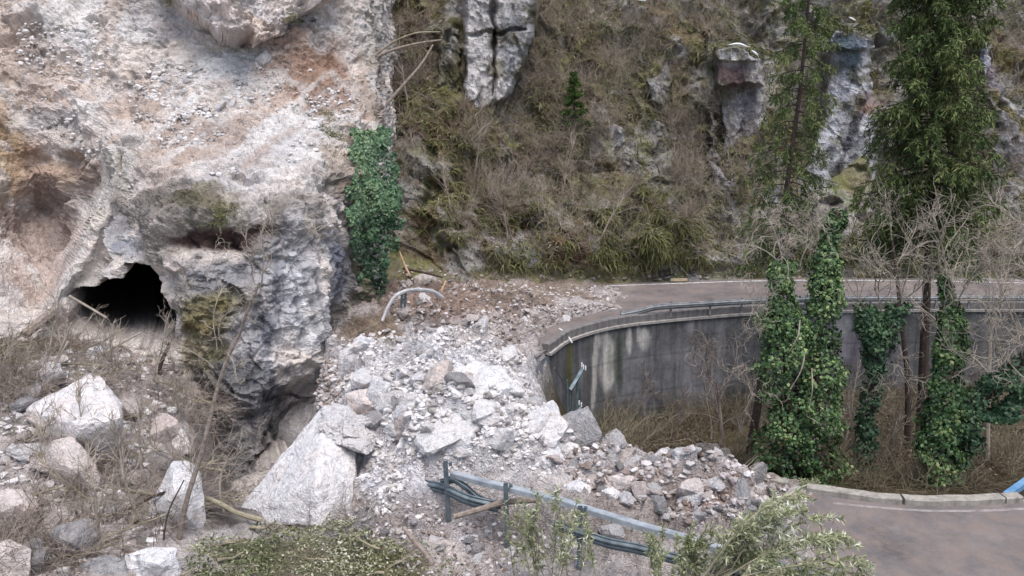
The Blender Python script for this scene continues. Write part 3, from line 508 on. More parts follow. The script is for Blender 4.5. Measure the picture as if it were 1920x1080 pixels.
def sweep(mb, path, prof, closed=True, at=None):   # prof: (side, up) pairs carried along the path
    path = np.asarray(path, float); t = np.gradient(path, axis=0); t /= np.linalg.norm(t, axis=1)[:, None]+1e-9
    sd_ = np.cross(t, A(0, 0, 1)); sd_ /= np.linalg.norm(sd_, axis=1)[:, None]+1e-9; up = np.cross(sd_, t); pr = np.asarray(prof, float)
    if closed: pr = np.vstack([pr, pr[:1]])
    V = path[:, None]+pr[None, :, :1]*sd_[:, None]+pr[None, :, 1:]*up[:, None]; mb.grid(V, at)
    if closed:
        for k in (0, -1):
            r = V[k, :-1]; c = r.mean(0); n = len(r); f = [(i, (i+1) % n, n, n) for i in range(n)]; mb.add(np.vstack([r, c]), f)
wl_ = resample(WALL, 420); wn_ = np.stack([-np.gradient(wl_, axis=0)[:, 1], np.gradient(wl_, axis=0)[:, 0]], -1); wn_ /= np.linalg.norm(wn_, axis=1)[:, None]
if wn_[300, 1] < 0: wn_ = -wn_
zz = np.linspace(-.2, -10, 110); W = np.empty((420, 110, 3)); W[..., :2] = wl_[:, None]-wn_[:, None]*(.05*(-zz)[None, :, None]); W[..., 2] = zz
brk = sstep(16, 0, np.arange(420))[:, None]      # the torn end
W[..., 2] -= brk*(1.2*np.abs(fbm(W*1.1, 3, 401))); W[..., :2] += (brk*.5*fbm(W*1.5, 3, 402))[..., None]
W += (.012*facet(W*A(.5, .5, 1.05), 404, 1, .3)[0])[..., None]*A(0, -1, 0)+(.05*fbm(W*.5, 3, 405))[..., None]*A(0, -1, 0)
pu, pv = proj(W); nz = fbm(W*A(1.2, 1.2, .5), 5, 407); LG = lin(198, 194, 186)
col = blobs(pu, pv, lin(100, 99, 99), [(1250,690,130,60,lin(128,127,130),.8),(1240,740,120,40,lin(138,137,139),.7),(1117,660,5,60,LG,.9,4),(1113,740,5,40,LG,.8,4),(1140,690,13,70,LG,1,4),(1136,640,11,30,LG,.6),(1180,640,6,28,LG,.95),(1208,632,12,22,LG,.85),(1197,625,4,26,LG,.6),
  (1295,612,10,22,lin(150,148,150),.6),(1330,610,40,16,lin(132,130,134),.5),(1068,670,5,50,lin(110,106,60),.8),(1160,680,8,60,lin(70,82,66),.7),(1090,680,6,50,lin(126,126,130),.6),(1024,720,6,70,lin(138,146,158),.8),(1014,720,4,70,lin(60,56,56),.8),(1035,740,5,60,lin(96,94,98),.7),
  (1048,760,6,60,lin(128,128,132),.7),(1010,690,10,20,lin(160,160,168),.7),(1580,620,20,60,lin(172,170,170),.7),(1620,650,60,40,lin(118,110,120),.7),(1640,600,16,30,LG,.6),(1350,640,12,30,lin(140,138,138),.6)], nz, .35)
col *= (1-.25*(np.abs((W[..., 2]*1.05) % 1-.5) > .47))[..., None]; col = np.clip(col*(1+.2*nz[..., None]), .01, .8)
mb = MB(); mb.grid(W); wall = mb.build('retaining_wall', M['wall'], col=col.reshape(-1, 3)); tag(wall, 'tall curved concrete retaining wall with white lime streaks, carrying the far road', 'retaining wall')
wp = np.concatenate([resample(WALL, 420)[26:], np.zeros((394, 1))], -1)
mb = MB(); sweep(mb, wp+A(0, 0, 0), [(.14,-.2),(.14,-.08),(-.3,-.08),(-.3,-.2)]); mb.build('ledge', M['ledge'], wall)
mb = MB(); wq = wp+np.concatenate([wn_[26:]*.02, np.zeros((394, 1))], -1)+(.02*fbm(wp*1.0, 3, 411))[:, None]*A(0, 1, 1); sweep(mb, wq, [(.03,-.078),(.03,.27),(.0,.3),(-.28,.3),(-.31,.27),(-.31,-.078)]); mb.build('parapet', M['coping'], wall)
# ---------------------------------------------------------------- guard rails
WB = [(-.155,0),(-.14,.02),(-.10,.02),(-.06,.075),(-.02,.075),(0,.02),(.02,.075),(.06,.075),(.10,.02),(.14,.02),(.155,0)]   # (up, out)
WP = [(o, u) for u, o in WB]+[(o-.012, u) for u, o in WB[::-1]]
def post(root, p, h, lean=(0, 0), m=None, w=.1, name='post'):
    mb = MB(); q = A(*p); top = q+A(lean[0], lean[1], h)
    for dx, dy, sx, sy in ((0,-.045,.1,.008),(-.046,0,.008,.082),(0,.045,.1,.008)):   # open channel section
        b = MB(); b.box((0, 0, .5), sx*w/.1, sy*w/.1, 1); v = b.v[0]; v = np.stack([v[:, 0]+dx*w/.1, v[:, 1]+dy*w/.1, v[:, 2]], -1)
        mb.add(np.stack([q[0]+v[:, 0]+(top-q)[0]*v[:, 2], q[1]+v[:, 1]+(top-q)[1]*v[:, 2], q[2]+h*v[:, 2]], -1), b.f[0])
    return mb.build(name, m or M['dark_steel'], root)
gr = empty('guard_rail', (*G(1310, 578, 0)[:2], 0)); tag(gr, 'long steel guard rail along the parapet, its first length bent down onto the far road', 'guard rail')
def rel(o, p): return np.asarray(p, float)-np.array(o.location)
rp = [(1165,591,.22),(1200,584,.40),(1234,576,.62),(1310,571,.62),(1420,565,.62),(1560,561,.62),(1700,560,.62),(1850,559.5,.62),(2050,560,.62),(2400,563,.62)]
path = resample([G(u, v, z) for u, v, z in rp], 160)
mb = MB(); sweep(mb, rel(gr, path), WP); M['old_steel'] = plain_mat('weathered_steel', lin(112, 116, 120), lin(160, 162, 162), 2, .6, .2, .4); mb.build('beam', M['old_steel'], gr)
for k in [0, 12]+list(range(22, 160, 8)): post(gr, rel(gr, A(path[k][0], path[k][1]+.1, .02)), path[k][2]+.18 if k > 10 else .42, m=M['old_steel'])
# the broken rail in front
br = empty('guard_rail', (*ground_hit([950], [1000])[0][:2], -.4)); tag(br, 'torn galvanized guard rail with channel posts standing in the rubble edge', 'guard rail')
tp = resample([P(u, v, Y) for u, v, Y in [(848,888,22.4),(985,921,21.0),(1120,961,19.9),(1240,997,19.0),(1340,1027,18.3),(1420,1049,17.8),(1560,1090,17.0)]], 60, False)+ (.02*fbm(np.linspace(0, 9, 60)[:, None]*A(1, 0, 0), 3, 5))[:, None]*A(0, .5, 1)
mb = MB(); sweep(mb, rel(br, tp), [(-.09,.07),(.09,.07),(.1,.05),(.1,-.08),(.07,-.08),(.07,.04),(-.07,.04),(-.07,-.08),(-.1,-.08),(-.1,.05)]); mb.build('top_rail', M['steel'], br)
for (u0, v0, u1, v1, Y) in ((841,955,835,866,22.2),(951,1003,948,908,21.15),(1086,1058,1088,950,19.95),(1290,1108,1292,1012,18.55)):
    p0, p1 = P(u0, v0, Y), P(u1, v1, Y); o = post(br, rel(br, p0-A(0, 0, .35)), p1[2]-p0[2]+.35, (p1[0]-p0[0], 0), w=.125)
    mb = MB(); c = rel(br, p1)
    mb.box((c[0]+.14, c[1]+.05, c[2]-.08), .1, .1, .1); mb.build('bracket', M['dark_steel'], br)
lw = resample([P(u, v, Y) for u, v, Y in [(1040,985,20.25),(1085,1000,19.75),(1140,1018,19.3),(1200,1030,18.95),(1280,1052,18.4),(1340,1066,18.0),(1420,1085,17.6)]], 40); mb = MB(); sweep(mb, rel(br, lw), WP); mb.build('beam', M['dark_steel'], br)
cb = empty('guard_rail', tuple(P(840, 930, 22))); tag(cb, 'crumpled length of guard rail beam folded behind the dark leaning post', 'guard rail')
mb = MB(); sweep(mb, rel(cb, resample([P(u, v, Y) for u, v, Y in [(784,908,22.9),(815,913,22.6),(840,920,22.2),(880,938,21.8),(935,951,21.6)]], 40)), [(a*1.0, b*1.15) for a, b in WP]); mb.build('beam', M['dark_steel'], cb)
mb = MB(); sweep(mb, rel(cb, resample([P(u, v, Y) for u, v, Y in [(828,905,22.6),(850,900,22.3),(875,915,22.1),(900,935,21.9),(940,950,21.7)]], 40)), [(a*.8, b*.7) for a, b in WP]); mb.build('torn_strip', M['dark_steel'], cb)
ar = empty('guard_rail', tuple(P(770, 600, 38))); tag(ar, 'pale guard rail beam bent into an arch over the debris beside the ivy', 'guard rail')
ap = resample([P(u, v, Y) for u, v, Y in [(717,602,35.2),(724,584,35.4),(733,567,35.6),(745,553,35.8),(765,545,36.1),(790,543.5,36.5),(812,547,36.8),(830,558,37.0)]], 50)
mb = MB(); sweep(mb, rel(ar, ap), [(a*.7, b*.6) for a, b in WP]); mb.build('beam', plain_mat('dusty_steel', lin(176, 174, 176), lin(216, 214, 214), 4, .6, .2), ar)
for u, v, Y in ((752,553,36.0),(759,550,36.1)): post(ar, rel(ar, P(u, v+24, Y)), .62, (.06, 0))
hg = empty('guard_rail', tuple(P(1075, 760, 38.3))); tag(hg, 'broken teal steel rail and rods dangling down the face of the retaining wall', 'guard rail')
def bar(root, pts, w, m, name='bar'):
    mb = MB(); pts = np.array(pts); mb.tubes(rel(root, pts), np.full(len(pts), w), 4); return mb.build(name, m, root)
wy = lambda u: float(np.interp(u, [1010,1035,1065,1120], [G(1010,664,.2)[1], G(1035,642,.3)[1], G(1065,622,.3)[1], G(1120,604,.3)[1]]))-1.0
for pts, w in (([(1068,731),(1080,712),(1092,690)],.10),([(1067,805),(1078,785),(1088,762)],.09),([(1085,706),(1082,740),(1078,790)],.07),([(1063,712),(1064,760),(1066,803)],.04),([(1069,724),(1069,800)],.03),([(1074,718),(1073,770)],.025),([(1040,690),(1055,715),(1063,735)],.025),([(1082,790),(1088,825)],.03)):
    bar(hg, [P(u, v, wy(u)-.02*(v-640)*.5/10-.4) for u, v in pts], w, M['teal_steel'])
for u, v in ((1091,684),(1094,688),(1098,690),(1086,755),(1090,759)): mb = MB(); c = rel(hg, P(u, v, wy(u)-.6)); mb.box(tuple(c), .06, .06, .2); mb.build('bolt', M['snow'], hg)
sr = MB(); sr.tubes(np.array([P(1048,616,38.8), P(1058,622,38.7), P(1066,632,38.5), P(1073,643,38.2)]), np.array([.05,.05,.05,.04]), 5); tag(sr.build('steel_strip', plain_mat('pale_steel', lin(200, 200, 200), lin(230, 230, 230), 4, .5)), 'short pale steel strip hanging over the broken end of the wall', 'steel strip')
# kerb upstands
def kerb(px, label, h=.22, w=.34, name='kerb_wall', m='kerb', z=0):
    p = resample([G(u, v, z) for u, v in px], 60); mb = MB(); p = p+(.015*fbm(p*1.5, 4, 421))[:, None]*A(.3, 1, 1)
    sweep(mb, p, [(-w/2,-.1),(-w/2,h-.03),(-w/2+.03,h),(w/2-.03,h),(w/2,h-.03),(w/2,-.1)]); return tag(mb.build(name, M[m]), label, 'kerb')
kerb([(1512,921),(1560,929),(1620,937),(1672,942.5),(1687,943.5)], 'pale concrete kerb length beside the leaning green shrub')
kerb([(1692,943.5),(1760,945.5),(1830,944),(1876,941)], 'pale concrete kerb length in the middle of the road bend')
kerb([(1879,941),(1910,939)], 'short concrete kerb stub under the blue rail')
kerb([(1275,872),(1340,884),(1410,898),(1478,914)], 'long dusty kerb length half buried along the rubble edge', .22, .3, z=.12)
mb = MB(); q = [P(1886,930,23.2), P(1930,899,24.2), P(2010,850,26.4)]; sweep(mb, resample(q, 12, False), [(-.1,-.09),(-.1,.09),(.1,.09),(.1,-.09)])
bl = mb.build('rail', M['blue_paint']); tag(bl, 'blue painted steel rail rising from the kerb end by the near road', 'rail')
# log on the far road
def log(name, label, pts, r, m, cat='log', ends=True, k=8, parent=None):
    p = resample(np.array(pts, float), 16); rr = np.linspace(r[0], r[1], 16)*(1+.08*fbm(np.arange(16)[:, None]*A(.6, 0, 0), 3, int(abs(pts[0][0])*10)))
    mb = MB(); mb.tubes(p, rr, k); return tag(mb.build(name, m), label, cat)
M['yellow_log'] = plain_mat('peeled_log', lin(146, 130, 104), lin(172, 156, 130), 6)
log('log', 'short peeled yellow log lying at the far edge of the road', [G(1257, 526, .12), G(1272, 526, .12), G(1288, 525.5, .12)], (.13, .14), M['yellow_log'])
# ---------------------------------------------------------------- boulders and rocks
def ico(n):
    bm = bmesh.new(); bmesh.ops.create_icosphere(bm, subdivisions=n, radius=1); v = np.array([x.co[:] for x in bm.verts]); f = np.array([[w.index for w in q.verts] for q in bm.faces]); bm.free(); return v, f
ICO = {n: ico(n) for n in (1, 2, 3, 4, 5, 6)}
def polytope(dirs, n, d, soft=0.0):
    c = dirs@n.T; r = np.where(c > 1e-3, d[None]/np.maximum(c, 1e-3), 1e9)
    if soft <= 0: return r.min(1)
    m = r.min(1); return m*(1-soft*np.log(np.exp(-(r/m[:, None]-1)/soft).sum(1)))
def rock_mesh(seed, lev=4, k=13, asp=(1, 1, 1), rough=1.0):
    g = np.random.default_rng(seed); v, f = ICO[lev]; n = g.normal(size=(k, 3)); n /= np.linalg.norm(n, axis=1)[:, None]; d = g.uniform(.55, 1.0, k)
    n = np.vstack([n, np.eye(3), -np.eye(3)]); d = np.concatenate([d, np.full(6, .95)]); p = v*polytope(v, n, d, .015)[:, None]
    if lev > 2: p += v*(.05*rough*facet(p*2.6+seed*3.1, seed, .8, 1)[0]+.03*rough*fbm(p*3+seed, 5, seed))[:, None]
    else: p *= (1+.07*g.normal(size=len(p)))[:, None]
    return p*A(*asp), f
def hull_planes(pts):
    bm = bmesh.new(); c = pts.mean(0)
    for p in pts: bm.verts.new(p-c)
    bmesh.ops.convex_hull(bm, input=bm.verts[:], use_existing_faces=False); bm.normal_update(); n, d = [], []
    for q in bm.faces:
        nn_ = np.array(q.normal[:]); dd = float(np.dot(nn_, np.array(q.verts[0].co[:])))
        if dd < 0: nn_, dd = -nn_, -dd
        if dd > 1e-4: n.append(nn_); d.append(dd)
    bm.free(); return c, np.array(n), np.array(d)
def hull_rock(name, label, pts, m, lev=5, amp=1.0, seed=0, group=None, soft=.012):
    c, n, d = hull_planes(np.asarray(pts, float)); v, f = ICO[lev]; ext = np.ptp(pts, axis=0)/2; dirs = v*ext; L = np.linalg.norm(dirs, axis=1)[:, None]; dirs = dirs/L
    p = dirs*polytope(dirs, n, d, soft)[:, None]; s = np.linalg.norm(ext)/1.7; w = p+c
    disp = facet(w*1.5/max(s, .3)**.5+.3*fbm(w*1.5, 3, seed)[..., None], seed+1, .8, .9)[0]*.06+facet(w*5, seed+2, .8, .9)[0]*.022+.04*fbm(w*1.3, 5, seed+3)+.02*fbm(w*5, 4, seed+4)
    p = p+dirs*(disp*amp*min(1, s+.25))[:, None]; o = mesh(name, p, f, m, None, False, None, None, tuple(c)); return tag(o, label, 'boulder', group)
def boulder(label, outline, m='white_rock', ridge=(), depth=.8, lean=.45, name='boulder', lev=4, amp=1.0, Y0=None, seed=None):
    q = A(*outline); cu, vb = q[:, 0].mean(), q[:, 1].max(); seed = seed if seed is not None else int(cu*7+vb)
    Yb = ground_hit([cu], [vb-2])[0][1] if Y0 is None else Y0; ppm = FPX/(Yb*1.08); w = np.ptp(q[:, 0])/ppm
    pts = [P(u, v, Yb+lean*(vb-v)/ppm) for u, v in outline]+[P(u, v, Yb-dy) for u, v, dy in ridge]
    c = q.mean(0); pts += [P(c[0]+.8*(u-c[0]), c[1]+.8*(v-c[1]), Yb+depth*max(w, .4)+lean*(vb-v)/ppm) for u, v in outline]
    low = [p-A(0, 0, .35*min(1, w+.2)) for p in pts if proj(p)[1] > vb-.35*np.ptp(q[:, 1])-2]
    return hull_rock(name, label, np.array(pts+low), M[m], lev, amp, seed)
hull_rock('boulder', 'huge white slab leaning like a tent, tallest block beside the heap', [P(*p) for p in [(438,974,23.0),(520,985,21.9),(600,990,21.3),(655,982,22.0),(452,946,23.4),(560,818,24.9),(608,758,25.9),(640,752,26.3),(604,800,24.6),(592,905,21.7),(668,900,23.0),(668,800,25.2)]]+[P(u, v, 27.2) for u, v in [(470,975),(560,840),(620,790),(660,900),(650,985)]], M['white_rock'], 6, .8, 31)
hull_rock('boulder', 'rugged white cap block overhanging the edge of the huge leaning slab', [P(*p) for p in [(604,768,25.0),(622,756,25.6),(655,764,25.5),(690,788,25.1),(706,812,24.7),(704,842,24.2),(690,852,23.7),(668,838,23.6),(630,832,23.8),(606,806,24.3)]]+[P(u, v, 26.6) for u, v in [(610,775),(650,770),(700,810),(695,848)]], M['white_rock'], 6, 2.6, 37)
hull_rock('boulder', 'dark brown rock face in the shelter of the huge leaning slab', [P(*p) for p in [(662,905,23.3),(676,898,23.4),(690,962,23.0),(642,975,22.8),(650,930,23.1)]]+[P(u, v, 24.6) for u, v in [(655,910),(680,900),(692,965),(640,978)]], M['dark_rock'], 4, .5, 41)
boulder('big cream boulder with a bright tilted top and dusty underside among fallen branches', [(50,768),(76,750),(164,704),(186,706),(228,750),(231,800),(206,838),(146,842),(84,816),(58,792)], 'white_rock', [(140,795,1.0),(226,785,.5)], .9, .5, lev=6, amp=.9)
for args in [
 ('pale angular block with pinkish side standing upright among dead twigs', [(322,866),(352,864),(376,882),(386,958),(372,990),(292,990),(281,958)], 'white_rock', [(330,930,.5)]),
 ('pinkish cracked boulder below the big cream boulder', [(80,845),(98,826),(140,820),(168,850),(190,886),(186,912),(128,916),(84,880)], 'pink_rock', [(130,880,.5)]),
 ('flat grey boulder resting on the bank under pale cut branches', [(84,1000),(110,985),(170,974),(184,1000),(178,1030),(140,1044),(100,1038)], 'grey_rock', [(135,1012,.5)]),
 ('brownish broken boulder at the very edge of the bank, partly out of view', [(-40,930),(20,912),(60,925),(80,960),(60,985),(0,1000),(-40,990)], 'pink_rock', [(20,950,.4)]),
 ('tilted narrow slab lying in brushwood beneath the mossy buttress', [(280,785),(305,778),(345,808),(358,832),(328,842),(300,815)], 'white_rock', []),
 ('white fresh block at the lower border beside the sapling foot', [(232,1040),(275,1026),(330,1024),(340,1062),(318,1085),(240,1085)], 'white_rock', [(290,1052,.3)]),
 ('low grey block wedged between the flat boulder and the white fresh block', [(150,1060),(200,1040),(240,1052),(236,1085),(160,1090)], 'grey_rock', []),
 ('split whitish lump under thorny branches near the dark foot of the buttress', [(186,985),(220,975),(236,995),(222,1008),(192,1008)], 'white_rock', []),
 ('long whitish rock with green weeds behind it, on the upper left bank', [(10,752),(36,728),(76,714),(80,732),(50,752),(18,762)], 'grey_rock', []),
 ('warm cream rock at the lower left corner of the bank', [(-40,1030),(20,1010),(60,1030),(52,1085),(-40,1090)], 'pink_rock', []),
 ('broad pinkish block with a flat face, beside the cap of the huge slab', [(648,738),(688,728),(712,742),(728,764),(706,784),(676,776),(650,768)], 'pink_rock', [(690,755,.3)]),
 ('rounded pinkish block in the upper middle of the white heap', [(738,782),(756,764),(780,760),(794,780),(788,800),(766,810),(740,804)], 'pink_rock', [(765,782,.35)]),
 ('large flat white block overhanging a dark gap in the white heap', [(796,726),(815,704),(850,694),(866,712),(868,736),(838,744),(808,742)], 'white_rock', [(835,722,.35)]),
 ('tilted thin slab beside the large flat white block', [(720,752),(750,732),(776,730),(764,752),(738,764)], 'white_rock', []),
 ('square whitish block at the top of the heap near the buttress', [(636,658),(668,648),(684,668),(676,700),(650,708),(634,698)], 'white_rock', [(658,678,.25)]),
 ('upright white splinter on the slope of the heap', [(912,784),(932,790),(948,818),(940,830),(918,824)], 'white_rock', [(928,808,.2)]),
 ('bright white boulder flush with the dusty crest of the heap', [(936,848),(962,836),(1004,842),(1016,858),(1000,870),(950,872)], 'white_rock', [(975,856,.2)]),
 ('cream block above the guard rail, beside the bright dusty patch', [(1052,908),(1084,894),(1106,910),(1108,930),(1080,942),(1056,936)], 'white_rock', [(1080,918,.25)]),
 ('split boulder with a dark reddish underside, centre of the road debris', [(1136,896),(1158,888),(1190,890),(1204,904),(1196,918),(1160,920),(1140,912)], 'pink_rock', [(1170,905,.25)]),
 ('smooth pale block just behind the galvanized top rail', [(1128,920),(1148,912),(1164,922),(1162,938),(1136,942)], 'white_rock', [(1146,928,.2)]),
 ('grey wedge with one flat clean face, near the leaning shrub', [(1288,968),(1310,950),(1334,944),(1352,956),(1342,972),(1312,982),(1292,980)], 'grey_rock', [(1318,964,.25)]),
 ('darkest grey block standing on edge among the road debris', [(1360,948),(1376,938),(1396,950),(1404,972),(1392,986),(1370,974)], 'dark_rock', [(1382,962,.2)]),
 ('reddish brown block cracked in two, on the far edge of the road debris', [(1236,876),(1258,870),(1286,878),(1286,892),(1260,894),(1238,890)], 'pink_rock', [(1262,884,.2)]),
 ('round grey boulder behind the lower beam of the torn guard rail', [(1124,990),(1148,982),(1180,990),(1196,1010),(1180,1024),(1136,1022)], 'grey_rock', [(1160,1004,.3)]),
 ('rounded block on the crest between heap and gully', [(1162,862),(1178,850),(1196,856),(1198,872),(1176,880)], 'grey_rock', []),
 ('white peaked rock on the rim above the gully, beside the dusty kerb', [(1224,856),(1238,842),(1252,836),(1272,852),(1268,866),(1232,868)], 'white_rock', []),
 ('blocky cream boulder at the lowest tip of the heap beside the wall', [(1036,842),(1056,828),(1084,832),(1092,850),(1072,862),(1042,858)], 'white_rock', [(1066,848,.25)]),
 ('rough whitish boulder hanging at the heap edge above the gully', [(1000,786),(1022,776),(1042,790),(1038,808),(1010,808)], 'white_rock', [(1022,795,.2)]),
 ('low grey slab lying under the crumpled guard rail beam', [(756,944),(784,926),(792,934),(770,956)], 'grey_rock', []),
 ('flat whitish stone on the bare soil below the guard rail', [(858,1010),(880,1000),(898,1004),(888,1022),(866,1022)], 'white_rock', []),
 ('brownish flat block on bare soil above the ground cover', [(800,1028),(830,1012),(850,1016),(846,1036),(812,1042)], 'pink_rock', []),
 ('pinkish cube on the debris in front of the bent rail arch', [(776,520),(796,512),(818,516),(822,538),(800,546),(778,540)], 'pink_rock', [(798,528,.2)]),
 ('clean white block lying on the road at the broken parapet', [(1040,596),(1052,588),(1070,592),(1070,604),(1046,606)], 'white_rock', []),
 ('white block set on the debris above the torn wall end', [(972,600),(984,592),(992,604),(984,612),(972,610)], 'white_rock', []),
 ('mossy dark boulder down in the gully behind the rubble rim', [(1284,846),(1306,830),(1346,832),(1356,852),(1330,866),(1292,862)], 'dark_rock', []),
 ('dark wet boulder in the gully beside the brown trunk', [(1334,858),(1350,842),(1370,842),(1376,864),(1356,874),(1336,872)], 'dark_rock', []),
 ('small pale stone leaning on the joint of the concrete kerb', [(1680,938),(1686,929),(1694,932),(1696,943),(1684,945)], 'white_rock', []),
]: boulder(*args)
# loose rocks one could count: the largest stand alone, the small ones are rubble
ROCKS = [mesh('rock', *rock_mesh(500+i, 3, 12, [(1,.8,.65),(1,.9,.5),(.9,.7,.8),(1.1,.7,.55)][i % 4]), None) for i in range(12)]
for o in ROCKS: o.data.materials.append(M['white_rock'])
PROTO = [o.data for o in ROCKS]
for o in ROCKS: bpy.data.objects.remove(o)
def in_poly(poly, n, power=None):
    q = A(*poly); out = []; g = RNG
    while len(out) < n:
        u = g.uniform(q[:, 0].min(), q[:, 0].max(), 400); v = g.uniform(q[:, 1].min(), q[:, 1].max(), 400); k = sd_poly(u, v, poly) < 0; out += list(zip(u[k], v[k]))
    return np.array(out[:n])
HEAP = [(640,655),(720,640),(830,630),(930,640),(985,680),(985,730),(1020,780),(1090,830),(1060,870),(930,860),(850,850),(760,850),(715,830),(710,780),(640,730),(610,700)]
ROADR = [(1000,880),(1100,850),(1240,850),(1330,880),(1480,910),(1500,940),(1450,985),(1360,1000),(1240,975),(1120,930)]
FARR = [(760,520),(850,530),(950,560),(1060,590),(1010,640),(940,650),(760,620),(720,600)]
LEFTB = [(0,720),(120,650),(230,650),(330,690),(360,760),(260,900),(330,1000),(200,1080),(0,1080)]
LOWB = [(680,985),(820,960),(930,990),(1080,1010),(1100,1080),(760,1080),(620,1010)]
TALUS = [(300,110),(430,100),(500,110),(480,170),(400,230),(330,220),(280,180)]
def scatter(poly, n, smin, smax, hit, label, group, mats, pw=2.2, name='rock', sink=.2):
    uv = in_poly(poly, n); p = hit(uv[:, 0], uv[:, 1]); s = smin+(smax-smin)*RNG.random(n)**pw
    for i in range(n):
        o = bpy.data.objects.new(name, PROTO[RNG.integers(len(PROTO))]); scene.collection.objects.link(o)
        o.location = p[i]+A(0, 0, s[i]*(.35-sink)); o.scale = (s[i]*RNG.uniform(.8, 1.25), s[i]*RNG.uniform(.8, 1.2), s[i]*RNG.uniform(.7, 1.1)); o.rotation_euler = (RNG.normal()*.45, RNG.normal()*.45, RNG.uniform(0, 6.28))
        o.material_slots[0].link = 'OBJECT'; o.material_slots[0].material = M[mats[RNG.integers(len(mats))]]; tag(o, label, 'rock', group)
W3 = ['white_rock']*8+['pink_rock', 'grey_rock']
scatter(HEAP, 112, .18, .85, ground_hit, 'loose white limestone rock piled in the big dusty heap', 'white rocks of the heap', W3, sink=.34)
scatter(ROADR, 80, .14, .46, ground_hit, 'loose grey to pink rock strewn across the buried near road', 'rocks strewn over the buried road', ['white_rock', 'pink_rock', 'grey_rock', 'pink_rock', 'white_rock'])
scatter(FARR, 38, .14, .42, ground_hit, 'dusty rock lying in the brown debris before the far road', 'rocks in the debris before the far road', ['white_rock', 'pink_rock', 'pink_rock'])
scatter(LEFTB, 40, .2, .75, ground_hit, 'pale rock fallen on the brushy bank below the cave', 'rocks on the bank below the cave', ['white_rock', 'pink_rock', 'grey_rock', 'pink_rock'])
scatter(LOWB, 20, .1, .3, ground_hit, 'pale stone on the bare soil near the ground cover', 'stones on the bare soil', W3)
def cliff_pos(u, v): return cliff_hit(u, v)
scatter(TALUS, 14, .18, .42, cliff_pos, 'white rock resting on the scree ledge high on the landslide scar', 'rocks on the scree ledge', ['white_rock'], sink=.1)
def rubble(name, m, groups):
    base = [rock_mesh(700+i, 1, 6)[0] for i in range(10)]; f1 = ICO[1][1]; mb = MB()
    for poly, n, smin, smax, hit in groups:
        uv = in_poly(poly, n); p = hit(uv[:, 0], uv[:, 1]); s = smin+(smax-smin)*RNG.random(n)**2.5
        for b in range(10):
            k = np.arange(b, n, 10)
            a = RNG.normal(size=(len(k), 4)); a /= np.linalg.norm(a, axis=1)[:, None]; w, x, y, z = a.T
            Rm = np.stack([np.stack([1-2*(y*y+z*z), 2*(x*y-z*w), 2*(x*z+y*w)], -1), np.stack([2*(x*y+z*w), 1-2*(x*x+z*z), 2*(y*z-x*w)], -1), np.stack([2*(x*z-y*w), 2*(y*z+x*w), 1-2*(x*x+y*y)], -1)], 1)
            V = np.einsum('nij,nvj->nvi', Rm, base[b][None]*RNG.uniform(.45, 1.25, (len(k), 1, 3)))*s[k][:, None, None]*A(1, 1, .7)+p[k][:, None]
            F = f1[None]+(np.arange(len(k))*len(base[b]))[:, None, None]; mb.add(V.reshape(-1, 3), F.reshape(-1, 3), np.repeat(RNG.random(len(k)), len(base[b])))
    o = mb.build(name, m); o['kind'] = 'stuff'; return o
m, nt, b = mat('rubble_stone', .95, .15); c = ramp(nt, attr(nt, 'vary', 'Fac'), [(0, lin(146, 139, 134)), (.25, lin(196, 190, 186)), (.6, lin(226, 222, 220)), (1, lin(232, 228, 228))]); c = mix(nt, c, ramp(nt, noise(nt, coords(nt), 14, 5, .7), [(.3, .7), (.7, 1.15)]), .8, 'MULTIPLY'); nt.links.new(c, b.inputs['Base Color']); M['rubble'] = m
m, nt, b = mat('brown_rubble_stone', .95, .15); c = ramp(nt, attr(nt, 'vary', 'Fac'), [(0, lin(120, 104, 94)), (.4, lin(168, 158, 153)), (.8, lin(198, 191, 189)), (1, lin(226, 220, 218))]); c = mix(nt, c, ramp(nt, noise(nt, coords(nt), 14, 5, .7), [(.3, .7), (.7, 1.15)]), .8, 'MULTIPLY'); nt.links.new(c, b.inputs['Base Color']); M['brown_rubble'] = m
ROADS = [(1060,530),(1200,530),(1560,525),(1560,560),(1200,575),(1100,590),(1040,575)]
tag(rubble('rubble', M['rubble'], [(HEAP, 10500, .015, .17, ground_hit), (LEFTB, 1300, .03, .17, ground_hit), ([(700,840),(760,850),(740,960),(690,985),(660,980),(700,870)], 900, .02, .14, ground_hit), ([(760,850),(930,840),(1060,860),(1130,920),(1000,900),(850,890),(790,900),(740,960),(700,950),(720,880)], 1500, .02, .10, ground_hit)]), 'white dusty limestone rubble filling the heap between the larger rocks', 'rubble')
tag(rubble('rubble', M['brown_rubble'], [(ROADR, 3000, .03, .17, ground_hit), (FARR, 2600, .03, .17, ground_hit), ([(930,536),(1060,534),(1230,545),(1130,590),(1000,604),(940,580)], 1500, .02, .15, ground_hit), ([(150,610),(330,640),(350,700),(180,690)], 900, .02, .16, ground_hit), ([(585,700),(640,645),(660,740),(600,820)], 700, .02, .2, ground_hit), ([(740,496),(960,515),(1300,512),(1900,512),(1900,524),(1300,526),(960,530),(740,515)], 380, .03, .2, hill_hit), (LEFTB, 1500, .03, .16, ground_hit), (LOWB, 1300, .02, .11, ground_hit), (ROADS, 130, .03, .12, ground_hit), ([(1500,925),(1700,948),(1900,948),(1900,1000),(1700,1060),(1540,1000)], 130, .015, .07, ground_hit), ([(1480,920),(1560,935),(1600,980),(1540,1000),(1490,960)], 260, .015, .09, ground_hit)]), 'greyish pink rubble spread over the road, the soil and the bank', 'rubble')
